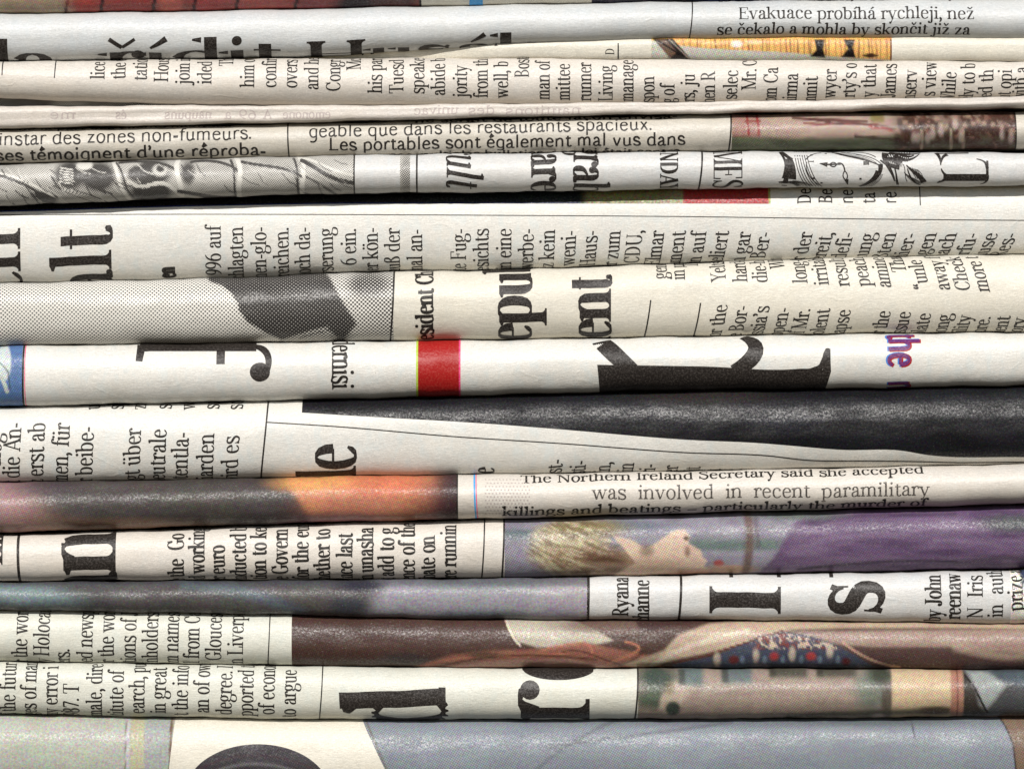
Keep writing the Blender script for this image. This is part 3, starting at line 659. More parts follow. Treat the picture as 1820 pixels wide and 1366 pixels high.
N = Paper('beige newspaper with sans serif lines about restaurants and a small crowd photo at right',
          [(0, 230), (300, 224), (600, 217), (900, 210), (1300, 202), (1820, 196)],
          [(0, 289), (300, 283), (600, 277), (900, 272), (1300, 268), (1820, 263)], P_TAN, k=1.15, n=2.05, y0=2)
SA = dict(W=14, t=10, serif=False)
N.text('instar des zones non-fumeurs.', -4, 258, 18, 'right', fit=452, slope=-0.006, **SA)
N.text('ses témoignent d’une réproba-', -10, 284, 19, 'right', fit=483, slope=-0.003, W=17, t=12, serif=False)
N.text('de la part des clients habitués', 30, 231, 17, 'right', fit=380, arc0=float(N.A(200, 251)) - 34, **SA)
N.vrule(511, 2.6, bend=2)
N.text('geable que dans les restaurants spacieux.', 548, 244, 18, 'right', fit=612, slope=-0.004, **SA)
N.text('Les portables sont également mal vus dans', 583, 267, 17, 'right', fit=636, slope=0.0, W=17, t=12, serif=False)
N.text('ne serait de toute façon envisa-', 736, 218, 18, 'right', fit=470, arc0=float(N.A(800, 240)) - 31, W=17, t=12, serif=False)
N.text('nos multiples bulletins, une loi était contre', 690, 274, 17, 'right', fit=520, arc0=float(N.A(800, 263)) + 32, W=17, t=12, serif=False)
N.patch('printed_photo', PH_COARSE, 1301, 1806, paint=pic_cr, step=2.2)
N.vrule(1300, 3.0, bend=-4); N.vrule(1805, 3.2, bend=2)

# --- engraving, rotated headline fragments and the pocket watch
def pic_en(X, Y):
    p = Pic(X, Y, (178, 178, 174)); p.mott(0.25, 80, 30, 3)
    y0 = 294 - X * 0.022
    q = Y - y0
    def yy(x, f): return 294 - x * 0.022 + f * (72 - x * 0.012)
    pt = lambda x, f: (x, yy(x, f))
    p.line([pt(-40, .1), pt(20, .3), pt(60, .55), pt(92, .95)], 5, (70, 70, 68)); p.ell(*pt(78, .82), 22, 8, (30, 30, 30), 0.3, rot=0.25)
    p.line([pt(0, .2), pt(40, .3), pt(80, .7), pt(96, .8)], 3, (225, 225, 220))
    p.ell(*pt(125, .30), 26, 24, (84, 84, 82), 0.4, rot=0.3); p.ell(*pt(175, .35), 28, 24, (70, 70, 70), 0.35); p.ell(*pt(150, .05), 14, 8, (222, 220, 214), 0.3)
    for i in range(7): p.line([pt(96 + i * 6, .55 + .02 * i), pt(130 + i * 5, .8), pt(160 + i * 5, .95), pt(200, 1.1)], 2, (235, 235, 228) if i % 2 else (60, 60, 60), 0.9)
    for i in range(6): p.line([pt(108, .10 + i * .07), pt(130, .16 + i * .07)], 2, (232, 230, 224), 0.9)
    p.line([pt(198, -.1), pt(216, .3), pt(205, .6), pt(240, 1.1)], 6, (230, 230, 224)); p.line([pt(206, 0), pt(226, .3), pt(216, .6), pt(238, .9)], 3, (40, 40, 40))
    p.ell(*pt(272, .28), 30, 22, (58, 58, 58), 0.4); p.ell(*pt(285, .22), 14, 12, (196, 194, 188), 0.4); p.ell(*pt(286, .18), 7, 6, (36, 36, 36), 0.4); p.ell(*pt(243, .30), 14, 12, (74, 74, 72), 0.4)
    p.ell(*pt(270, .78), 34, 18, (66, 66, 66), 0.4); p.line([pt(230, .5), pt(262, .9), pt(282, .2), pt(318, .85)], 6, (228, 228, 222)); p.line([pt(212, 0), pt(246, -.05), pt(300, -.05), pt(322, .35)], 4, (50, 50, 50))
    p.line([pt(318, -.1), pt(306, .3), pt(330, .6), pt(322, 1.1)], 8, (226, 226, 220)); p.ell(*pt(335, .32), 12, 20, (110, 110, 108), 0.4)
    p.line([pt(318, .78), pt(350, .86), pt(380, 1.0), pt(420, .98)], 6, (60, 60, 60)); p.line([pt(340, .02), pt(380, -.06), pt(410, .1), pt(424, .3)], 5, (70, 70, 68))
    for xx in (424, 536):
        p.line([pt(xx - 6, -.1), pt(xx + 14, .3), pt(xx - 4, .6), pt(xx + 2, 1.1)], 8, (224, 224, 218)); p.line([pt(xx - 14, 0), pt(xx - 2, .3), pt(xx - 10, .7), pt(xx - 4, 1.05)], 4, (66, 66, 64))
    p.line([pt(430, .05), pt(470, .22), pt(505, .16), pt(536, .5)], 5, (62, 62, 60)); p.line([pt(536, .05), pt(560, .2), pt(580, .6), pt(632, .72)], 7, (64, 64, 64)); p.line([pt(540, -.02), pt(570, .1), pt(590, .4), pt(632, .5)], 4, (214, 214, 208))
    p.line([pt(545, .5), pt(570, .7), pt(590, .95), pt(610, 1.1)], 4, (120, 120, 118))
    rs = np.random.RandomState(12)
    for i in range(80):
        x = rs.rand() * 640 - 10; f = rs.rand() * 0.8; L_ = 10 + rs.rand() * 22; d = 0.25 + 0.5 * rs.rand()
        if 0.25 < rs.rand() or x < 330: p.line([pt(x, f), pt(x + L_ * .5, f + d * .35), pt(x + L_, f + d * .5)], 1.5 + rs.rand(), (40, 40, 40) if rs.rand() > .5 else (206, 204, 198), 0.45 if x > 330 else 0.75, 0.6)
    p.c = np.clip((p.c - 0.34) * 1.7 + 0.34, 0.01, 1)
    return p.c
N = Paper('grey white newspaper with dotted engraving at left and drawn pocket watch at right',
          [(0, 293), (300, 284), (600, 276), (900, 272), (1300, 269), (1820, 271)],
          [(0, 365), (300, 352), (600, 343), (900, 340), (1300, 334), (1820, 329)], P_GREY, k=0.9, n=2.1, y0=-14)
N.patch('printed_engraving', PH_ENGR, -250, 629, paint=pic_en, step=1.7)
N.vrule(629.5, 3)
def pic_dots(X, Y):
    p = Pic(X, Y, (205, 203, 198)); p.ell(722, 308, 10, 34, (150, 150, 146), 0.5); return p.c
N.patch('dotted_column', PH_ENGR, 711, 729, paint=pic_dots)
N.vrule(741, 3.2)
HB = dict(W=23, t=6, mat=INK_BIG, name='headline')
N.text('cult', 794, 270, 44, 'down', W=17, t=5, mat=INK_BIG, name='headline', slant=0.16, hs=0.76, arc0=float(N.A(800, 275)) - 32)
N.text('nare', 944, 270, 44, 'down', hs=0.80, arc0=float(N.A(944, 273)) - 31, **HB)
N.text('grab', 1019, 270, 44, 'down', hs=0.80, arc0=float(N.A(1019, 275)) - 33, **HB)
N.text('UNDAY', 1173, 270, 22, 'down', W=22, t=6, hs=0.80, arc0=float(N.A(1173, 273)) - 26, name='headline')
N.vrule(1248, 3.2, bend=-6)
N.text('MES', 1268, 270, 35, 'down', W=17, t=5, hs=0.66, arc0=float(N.A(1268, 273)) - 8, mat=INK_BIG, name='headline')
# the watch
wt = []
Bz = lambda *p: bez(p, 12)
for i in range(6): wt.append((Bz((1412 + i * 4.2, 270), (1414 + i * 4.4, 295), (1420 + i * 5, 320), (1436 + i * 5, 331)), np.full(12, 1.5)))
N.strokes('watch_strap', [(Bz((1386, 272), (1400, 285), (1400, 310), (1394, 330)), np.linspace(3, 10, 12)), (Bz((1400, 282), (1404, 292), (1404, 306), (1402, 318)), np.linspace(14, 26, 12)),
                          (Bz((1388, 270), (1396, 276), (1400, 280), (1408, 284)), np.linspace(9, 5, 12)), (Bz((1384, 324), (1396, 322), (1410, 324), (1420, 330)), np.linspace(3, 7, 12))])
N.strokes('watch_case', wt + [(Bz((1434, 288), (1428, 300), (1438, 322), (1462, 331)), np.full(12, 1.6)), (Bz((1432, 284), (1440, 274), (1452, 272), (1460, 272)), np.full(12, 2)),
                              (Bz((1548, 322), (1562, 316), (1566, 302), (1564, 292)), np.linspace(4, 9, 12)), (Bz((1528, 331), (1545, 326), (1556, 318), (1560, 304)), np.linspace(6, 9, 12)),
                              (Bz((1480, 271), (1510, 280), (1540, 283), (1562, 294)), np.linspace(5, 2.0, 12)), (Bz((1490, 270), (1520, 274), (1550, 276), (1566, 292)), np.full(12, 1.6)), (Bz((1510, 270), (1530, 271), (1546, 272), (1556, 280)), np.full(12, 1.8))])
N.strokes('watch_hands', [([(1456, 291), (1470, 293)], (1, 9)), ([(1470, 293), (1494, 292)], (3, 3)), (Bz((1474, 293), (1478, 288), (1484, 288), (1486, 293)), np.full(12, 2.2)), (Bz((1474, 293), (1478, 298), (1484, 298), (1486, 293)), np.full(12, 2.2)),
                          (Bz((1488, 291), (1498, 288), (1500, 298), (1501, 304)), np.full(12, 2.6)), (Bz((1501, 304), (1496, 310), (1497, 316), (1503, 320)), np.full(12, 2)), (Bz((1501, 304), (1507, 310), (1507, 316), (1503, 320)), np.full(12, 2)),
                          ([(1504, 319), (1507, 328)], (8, 1))])
N.text('IX', 1436, 286, 6.8, 'down', W=22, t=9, hs=0.75, name='watch_numeral'); N.text('III', 1534, 287, 6.8, 'down', W=22, t=9, hs=0.6, name='watch_numeral')
N.strokes('watch_dots', [([(x - 2, y), (x + 2, y)], (3.6, 3.6)) for x, y in ((1442, 276), (1446, 317), (1460, 325), (1529, 318), (1468, 273))])
hs_ = [(Bz((1574, 272), (1566, 284), (1584, 300), (1590, 322)), np.linspace(12, 3, 12)), (Bz((1580, 272), (1600, 274), (1620, 276), (1636, 272)), np.linspace(12, 3, 12)), (Bz((1590, 276), (1602, 286), (1616, 290), (1634, 274)), np.linspace(10, 2, 12)),
       (Bz((1610, 294), (1620, 306), (1636, 312), (1642, 324)), np.linspace(2, 11, 12)), (Bz((1612, 300), (1616, 316), (1624, 326), (1636, 328)), np.linspace(2, 5, 12)), (Bz((1588, 296), (1594, 310), (1592, 320), (1596, 328)), np.linspace(2, 5, 12)),
       (Bz((1564, 285), (1572, 292), (1584, 296), (1598, 298)), np.linspace(3, 9, 12)), (Bz((1604, 292), (1610, 300), (1606, 316), (1612, 322)), np.full(12, 1.4)), (Bz((1572, 286), (1580, 280), (1590, 284), (1600, 292)), np.linspace(8, 12, 12))]
for i in range(6): hs_.append((Bz((1614 + i * 3, 297 + i), (1618 + i * 3, 304), (1624 + i * 3, 310), (1628 + i * 2.5, 318)), np.full(12, 1.1)))
for i in range(5): hs_.append((Bz((1598 + i * 5, 270), (1600 + i * 4, 276), (1602 + i * 3, 280), (1600 + i * 3, 288)), np.full(12, 1.6)))
for i in range(9): hs_.append((Bz((1568 + i * 4.5, 273), (1572 + i * 4, 280), (1578 + i * 3, 288), (1586 + i * 2, 297)), np.linspace(2.4, 1.0, 12)))
for i in range(5): hs_.append((Bz((1606 + i * 2.4, 306 + i * 2), (1612 + i * 2.6, 316), (1620 + i * 3, 322), (1630 + i * 3, 326)), np.full(12, 1.0)))
hs_.append((Bz((1596, 272), (1604, 278), (1616, 282), (1624, 276)), np.linspace(8, 3, 12)))
N.strokes('watch_bow', hs_)
N.strokes('watch_strap', [(Bz((1388 + i * 5, 326 - i * 1.2), (1400 + i * 5, 322), (1412 + i * 5, 324), (1424 + i * 5, 330)), np.full(12, 1.3)) for i in range(5)] + [(Bz((1470 + i * 12, 271), (1490 + i * 12, 273 + i), (1512 + i * 10, 277 + i), (1536 + i * 7, 284 + i * 2)), np.full(12, 1.0)) for i in range(4)] + [(Bz((1536 + i * 4, 331), (1546 + i * 4, 326), (1556 + i * 3, 320), (1562 + i * 2, 310)), np.full(12, 1.0)) for i in range(4)])
N.strokes('headline_letter', [([(1676, 316), (1752, 316)], (14, 14)), (Bz((1672, 322), (1668, 324), (1667, 324), (1666, 325)), np.linspace(5, 3, 12)), (Bz((1668, 324), (1678, 321), (1680, 318), (1684, 313)), np.linspace(3, 9, 12)),
                              (Bz((1672, 300), (1674, 306), (1677, 310), (1684, 314)), np.linspace(2, 6, 12)), (Bz((1735, 283), (1752, 286), (1752, 292), (1754, 300)), np.linspace(2, 6, 12)), ([(1754, 286), (1754, 318)], (4.2, 5)),
                              (Bz((1742, 327), (1752, 326), (1756, 320), (1754, 312)), np.linspace(2, 6, 12)), (Bz((1672, 290), (1674, 280), (1676, 277), (1684, 275)), np.linspace(2, 8, 12)), ([(1666, 273), (1722, 272)], (4, 6)),
                              (Bz((1671, 294), (1672, 285), (1668, 275), (1664, 272)), np.linspace(2, 8, 12))])

# --- wide white copy: two German story columns, thin rule near its top
def pic_st(X, Y):
    p = Pic(X, Y, (14, 15, 20)); p.box(-400, 700, 300, 370, (12, 12, 18), 8); e = np.interp(X, [-250, 0, 300, 600, 900, 1250, 1380], [377, 376, 367, 361.5, 361, 361, 361])
    p.mix(sm(-3.2, -1.4, Y - e) * 0.8, (36, 66, 140))
    p.mix(sm(600, 1000, X) * 0.5, (40, 60, 62))
    p.mix(sm(1028, 1050, X) * (0.6 + 0.4 * fbm(X, Y, 6, 6, 3)), (164, 158, 84)); p.mix(sm(1170, 1210, X) * .6, (180, 172, 130)); p.mix(sm(1214, 1217, X), (196, 30, 26)); p.mix(sm(1366, 1369, X), (190, 190, 70))
    return p.c
N = Paper('wide white newspaper with rotated text columns and a red and black strip along its top',
          [(0, 350), (300, 338), (600, 330), (900, 327), (1300, 322), (1820, 318)],
          [(0, 503), (300, 497), (500, 490), (600, 483), (900, 478), (1100, 470), (1400, 462), (1820, 451)], P_WHITE, k=0.62, n=2.3, y0=27)
en = curve([(-300, 380), (0, 376), (300, 367), (600, 361.5), (900, 361), (1250, 361), (1400, 361.5)])
N.patch('printed_strip', PH_DARK, -300, 1371, FULL, en, paint=pic_st, step=2.5)
N.hrule(-300, 2100, [(-300, 381), (0, 381), (300, 380), (600, 380.5), (900, 382), (1200, 384), (1500, 388), (1820, 391), (2000, 392)], 1.5)
for s_, x_ in (('De', 1443), ('Be', 1481), ('ne', 1518), ('ta', 1557), ('re', 1595)): N.text(s_, x_, 361, 17, 'up', W=14, t=10, serif=False, hs=0.85)
N.vrule(1637, 2, 330, 364, bend=6)
N.text('cn', 34, 405, 76, 'up', 'end', hs=0.95, **HB); N.text('alt', 196, 400, 74, 'up', 'end', hs=0.95, **HB)
N.text('en', 309, 473, 22, 'up', 'end', W=26, t=14, serif=False, hs=0.62, name='headline')
T7 = [('1996 auf', 390, 400), ('schlagten', 430, 402), ('nen-glo-', 471, 402), ('fenreichen.', 511, 403), ('noch da-', 549, 402), ('Bewserung', 590, 403), ('26 ein.', 631, 405), ('er kön-', 670, 403),
      ('muß der', 709, 404), ('mal an-', 749, 406), ('te Fug-', 827, 405), ('gesichts', 867, 405), ('in eine', 908, 405), ('d werbe-', 948, 405), ('tz kein', 986, 407), ('n weni-', 1024, 408), ('e Haus-', 1062, 408),
      ('er zum', 1103, 409), ('s CDU,', 1142, 408), ('t Elmar', 1181, 409), ('ßament', 1219, 409), ('man auf', 1256, 410), ('keliert', 1296, 410), ('gan gar', 1336, 411), ('ie Ber-', 1371, 411),
      ('er der', 1446, 411), ('bereit,', 1482, 412), ('n defi-', 1519, 412), ('ehmung', 1557, 413), ('äußten', 1595, 413), ('nier-', 1631, 413), ('fragen', 1667, 413), ('nach', 1703, 413), ('erfu-', 1741, 413), ('pause', 1776, 413), ('en Res-', 1810, 413)]
for s_, x_, y_ in T7: N.text(s_, x_ + 1, y_, 19, 'up', 'end', hs=0.86, W=14.5, lean=max(0, (x_ - 900) / 900 * 0.38))

# --- dotted black and white photo, republic headline
def pic_bw(X, Y):
    p = Pic(X, Y, (216, 214, 206)); p.mott(0.10, 120, 60, 3)
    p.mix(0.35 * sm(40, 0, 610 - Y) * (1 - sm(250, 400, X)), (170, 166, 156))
    p.poly([(355, 480), (700, 470), (700, 620), (470, 620), (500, 604), (470, 590), (440, 572), (425, 552), (424, 540), (410, 520), (395, 508), (372, 500)], (44, 42, 40), 3)
    p.poly([(570, 478), (585, 492), (605, 530), (634, 575), (622, 590), (612, 602), (612, 612), (706, 620), (706, 470)], (196, 194, 188), 4)
    p.ell(655, 505, 34, 22, (104, 100, 96), 0.5); p.mix(0.35 * sm(600, 700, X), (150, 146, 138))
    p.poly([(500, 603), (560, 585), (583, 580), (592, 592), (602, 596), (590, 608), (560, 612), (500, 612)], (176, 170, 160), 2)
    for i in range(6): p.line([(530 + i * 10, 602 - i * 3), (545 + i * 10, 594 - i * 2)], 2, (60, 56, 54), 0.8)
    p.line([(583, 582), (608, 604)], 3, (50, 46, 44)); p.ell(520, 520, 40, 20, (92, 84, 80), 0.6, a=0.5)
    return p.c
N = Paper('cream newspaper with coarse dotted grey photo at left and large letters in its middle',
          [(0, 503), (300, 496), (500, 490), (600, 485), (900, 479), (1200, 468), (1500, 457), (1820, 451)],
          [(0, 613), (300, 610), (600, 606), (900, 603), (1200, 598), (1500, 593), (1820, 590)], P_CREAM, k=0.72, n=2.2, y0=0, wr=1.2)
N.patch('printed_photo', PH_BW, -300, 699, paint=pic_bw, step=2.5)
N.vrule(700, 3.2, bend=-7)
N.text('esident Ch', 770, 600, 22, 'up', W=22, t=8, hs=0.80, arc0=float(N.A(770, 600)) + 4, name='headline')
N.text('epubl', 944, 599, 58, 'up', hs=0.86, arc0=float(N.A(942, 601)) + 3, W=29, t=6, mat=INK_BIG, name='headline')
N.text('nent', 1086, 600, 57, 'up', hs=0.86, arc0=float(N.A(1086, 598)) + 50, W=29, t=6, mat=INK_BIG, name='headline')
N.vrule(1160, 2.6, 533, 604, bend=-14); N.vrule(1250, 2.6, 538, 600, bend=-16)
T8a = [('gene', 1186, 495), ('in una', 1218, 497), ('The', 1242, 474), ('Yeltsi', 1291, 499), ('hard-l', 1329, 500), ('die-h', 1365, 502), ('Wha', 1396, 477), ('long-t', 1436, 503), ('irritab', 1474, 506), ('result', 1511, 508),
       ('peach', 1548, 508), ('amine', 1585, 511), ('Than', 1613, 484), ('“unle', 1652, 513), ('away f', 1690, 515), ('Check', 1726, 516), ('more t', 1760, 518)]
for s_, x_, y_ in T8a: N.text(s_, x_, y_, 18.5, 'up', hs=0.80, W=14.5, lean=-max(0, (x_ - 1150) / 600 * 0.26))
T8b = [('or the', 1294, 540), ('e Bor-', 1331, 542), ('ssia’s', 1368, 543), ('open-', 1404, 546), ('f Mr.', 1441, 548), ('violent', 1476, 548), ('lapse', 1513, 549), ('r the', 1584, 552), ('issue', 1620, 553), ('plate', 1656, 556),
       ('along', 1692, 557), ('ility', 1728, 559), ('ore.', 1762, 562), ('ment', 1797, 561), ('tory', 1826, 564)]
for s_, x_, y_ in T8b: N.text(s_, x_, y_, 18.5, 'up', 'end', hs=0.84, W=14.5, lean=0.18)

# --- white masthead copy: blue block, red block, huge letter pieces
def pic_bl(X, Y):
    p = Pic(X, Y, (84, 130, 190)); p.mott(0.12, 14, 10, 2); p.ell(6, 645, 13, 32, (206, 218, 216), 0.15, wob=0.3); p.line([(2, 670), (8, 682), (12, 695)], 7, (196, 206, 196)); p.line([(-4, 640), (14, 660), (18, 690)], 3, (60, 90, 80), 0.7)
    p.ell(-30, 650, 26, 40, (200, 214, 214), 0.2); return p.c
N = Paper('white newspaper with giant black letter pieces, one red block and a blue left end',
          [(0, 614), (300, 611), (600, 607), (900, 604), (1200, 599), (1500, 594), (1820, 591)],
          [(0, 722), (300, 715), (700, 706), (1000, 698), (1200, 693), (1500, 690), (1820, 684)], P_WHITE, k=0.75, n=2.15, y0=-2)
N.patch('printed_photo', PH_COARSE, -300, 39, paint=pic_bl, step=2.2)
N.vrule(41, 3.5, bend=-1); N.vrule(44, 1.4, mat=INK_MAGENTA, name='colour_fringe')
N.patch('headline_letter', INK_BIG, 247, 455, FULL, 624, step=4, off=0.36)
N.strokes('headline_letter', [ (Bz((249, 608), (252, 616), (248, 630), (247, 642)), np.linspace(16, 12, 12)), (Bz((256, 620), (262, 622), (272, 620), (288, 615)), np.linspace(12, 6, 12)),
                              ([(392, 612), (392, 647)], (15, 15)), (Bz((446, 615), (472, 614), (484, 634), (474, 660)), np.linspace(15, 10, 12)), (np.stack([462 + 18 * np.sin(np.linspace(-1.57, 1.57, 12)), np.full(12, 661.)], -1), 34 * np.cos(np.linspace(-1.57, 1.57, 12)) + .1)])
N.text('dernisi', 590, 610, 27, 'down', W=15, t=6, hs=0.70, arc0=float(N.A(590, 610)) - 12, name='headline')
N.patch('colour_block', INK_RED, 742, 817, off=0.3); N.patch('colour_fringe', INK_LIME, 739.5, 743, off=0.5); N.patch('colour_fringe', INK_MAGENTA, 815.5, 818.5, off=0.5)
N.patch('headline_letter', INK_BIG, lambda y: np.interp(y, [645, 695], [1061, 1066]), lambda y: np.interp(y, [640, 660, 695], [1476, 1477, 1467]), curve([(1060, 648), (1250, 651), (1420, 655), (1446, 652), (1459, 642), (1465, 623), (1478, 620)]), FULL, step=4, off=0.35)
N.strokes('headline_letter', [(Bz((1050, 588), (1074, 612), (1096, 634), (1124, 658)), np.linspace(38, 26, 12)), (Bz((1312, 596), (1358, 606), (1352, 634), (1304, 660)), np.linspace(16, 24, 12) + 8 * np.sin(np.linspace(0, 3.1, 12)))], off=0.40)
TH = dict(W=23, t=17, serif=False, hs=0.74, name='headline')
N.text('the  n', 1577, 600, 38, 'down', mat=INK_BLUE, arc0=float(N.A(1577, 600)) - 14, off=0.30, **TH)
N.text('the  n', 1581, 602, 37.5, 'down', mat=INK_RED, arc0=float(N.A(1577, 600)) - 12, off=0.45, **TH)
N.text('the  n', 1579, 601, 37.5, 'down', mat=INK_PURPLE, arc0=float(N.A(1577, 600)) - 13, off=0.60, **dict(TH, W=19, t=13))

# --- dark band sweeping across a white copy
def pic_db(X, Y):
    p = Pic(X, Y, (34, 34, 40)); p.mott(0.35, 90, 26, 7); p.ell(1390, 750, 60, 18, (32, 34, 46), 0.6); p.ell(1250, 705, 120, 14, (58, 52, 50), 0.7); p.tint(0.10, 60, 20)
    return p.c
N = Paper('white newspaper crossed by a long dark wedge that widens to the right',
          [(0, 724), (300, 717), (700, 707), (1000, 699), (1200, 694), (1500, 691), (1820, 685)],
          [(0, 857), (300, 853), (600, 847), (900, 843), (1200, 838), (1500, 832), (1820, 825)], P_WHITE, k=0.62, n=2.2, y0=4, wr=1.5)
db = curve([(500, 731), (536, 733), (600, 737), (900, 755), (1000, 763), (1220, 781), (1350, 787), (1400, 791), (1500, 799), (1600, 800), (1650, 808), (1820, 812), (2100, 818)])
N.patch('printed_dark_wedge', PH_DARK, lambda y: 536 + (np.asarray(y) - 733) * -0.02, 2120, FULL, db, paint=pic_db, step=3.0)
N.hrule(472, 2000, [(472, 750), (600, 758), (800, 775), (1000, 788), (1220, 804), (1370, 810), (1430, 817), (1560, 819), (1620, 820), (1700, 822), (1820, 821), (2000, 822)], 2.0)
N.patch('column_rule', INK, lambda y: 474 - 13 * ((np.asarray(y) - 713) / 135.) ** 1.3 if np.all(np.asarray(y) > 713) else 474 - 13 * np.clip((np.asarray(y) - 713) / 135., 0, 1.2) ** 1.3,
        lambda y: 477 - 13 * np.clip((np.asarray(y) - 713) / 135., 0, 1.2) ** 1.3, step=2, off=0.3)
T10 = [('dieg', 3, 770), ('t die An-', 38, 750), ('z erst ab', 80, 750), ('men, für', 124, 752), ('ner beibe-', 167, 757), ('gt über', 251, 760), ('s neutrale', 296, 762), ('ptentla-', 336, 767), ('lliarden', 381, 770), ('wird es', 425, 773)]
for s_, x_, y_ in T10: N.text(s_, x_, y_, 21, 'up', 'end', hs=0.88, W=15, t=6, lean=0.05)
for s_, x_ in (('u', 175), ('sp', 217), ('zu', 258), ('so', 303), ('wa', 345), ('sch', 388), ('sch', 430)): N.text(s_, x_, 727, 20, 'up', hs=0.9, W=15, t=6)
N.text('le', 632, 787, 72, 'up', 'end', hs=0.72, **HB)
N.text('le', 878, 830, 28, 'up', 'end', W=22, hs=0.8, name='headline')
for s_, x_, y_ in (('Ost-', 1001, 815), ('esti-', 1043, 817), ('ein,', 1087, 820), ('in', 1128, 822), ('ri-', 1167, 824), ('der', 1207, 826), ('mit', 1246, 829)): N.text(s_, x_, y_, 20, 'up', 'end', hs=0.88, W=15, t=6, lean=0.1)
for x_ in (1282, 1320, 1355, 1392, 1428, 1465, 1503): N.text('ist', x_, 833, 18, 'up', 'end', hs=0.88, W=15, t=6)

# --- violet and orange photo, murder story
def pic_vo(X, Y):
    p = Pic(X, Y, (90, 82, 78)); p.tint(0.14, 50, 24); p.mott(0.3, 60, 22, 5)
    yc = 900 - X * 0.028
    p.mix(1 - sm(20, 120, X + (Y - yc) * -0.4), (176, 130, 122)); p.mix(0.7 * (1 - sm(60, 190, X)) * sm(6, 34, Y - yc), (196, 150, 128)); p.ell(230, 934, 130, 12, (178, 130, 92), 0.7, a=0.7)
    p.mix(0.5 * (1 - sm(0, 90, X)), (182, 140, 146)); p.ell(80, 866, 60, 14, (96, 80, 88), 0.7, a=0.7)
    p.mix(sm(498, 520, X - (Y - 852) * 0.60 + 8 * (fbm(X, Y, 20, 14, 3) - .5)), (226, 136, 62))
    p.ell(560, 858, 70, 16, (244, 166, 36), 0.6, a=0.8); p.ell(640, 900, 90, 28, (214, 128, 92), 0.7, a=.8); p.ell(600, 930, 90, 16, (164, 104, 124), 0.6, a=.8); p.ell(690, 860, 70, 20, (232, 112, 44), 0.7, a=.8)
    p.mix(sm(690, 800, X + (Y - 900) * 0.5), (116, 66, 66)); p.mix(sm(760, 810, X), (84, 58, 60)); p.mott(0.15, 16, 10, 12)
    return p.c
N = Paper('newspaper with violet and orange photo at left and three story lines at right',
          [(0, 857), (300, 853), (600, 847), (900, 843), (1200, 838), (1500, 832), (1820, 825)],
          [(0, 947), (300, 937), (600, 927), (900, 921), (1200, 912), (1500, 904), (1820, 895)], P_WARM, k=1.1, n=2.02, y0=-8)
N.patch('printed_photo', PH_COLOR, -300, 812, paint=pic_vo)
N.vrule(812.5, 3.0, bend=0); N.vrule(843, 3.2, mat=INK_CYAN, name='blue_rule', bend=3); N.vrule(846, 1.5, mat=INK_MAGENTA, name='colour_fringe', bend=3)
def pic_gr(X, Y):
    p = Pic(X, Y, (196, 186, 168)); return p.c
N.text('The Northern Ireland Secretary said she accepted', 925, 858, 18, 'right', fit=718, W=17, t=7, slope=0.0, arc0=float(N.A(1300, 875)) - 29)
N.text('was  involved  in  recent  paramilitary', 1052, 887, 17.5, 'right', fit=600, W=15, t=6, mat=INK_SOFT, slope=0.013)
N.text('killings and beatings – particularly the murder of', 892, 918, 18, 'right', fit=755, W=18, t=8, slant=0.05, slope=0.006, arc0=float(N.A(900, 914.5)) + 3.5)
dots = []
for i in range(13):
    for j in range(11): dots.append(([(862 + i * 6.2 + (j % 2) * 3, 852 + j * 6), (864.6 + i * 6.2 + (j % 2) * 3, 852.2 + j * 6)], (2.4, 2.4)))
N.strokes('show_through_dots', dots, mat=INK_GHOST)

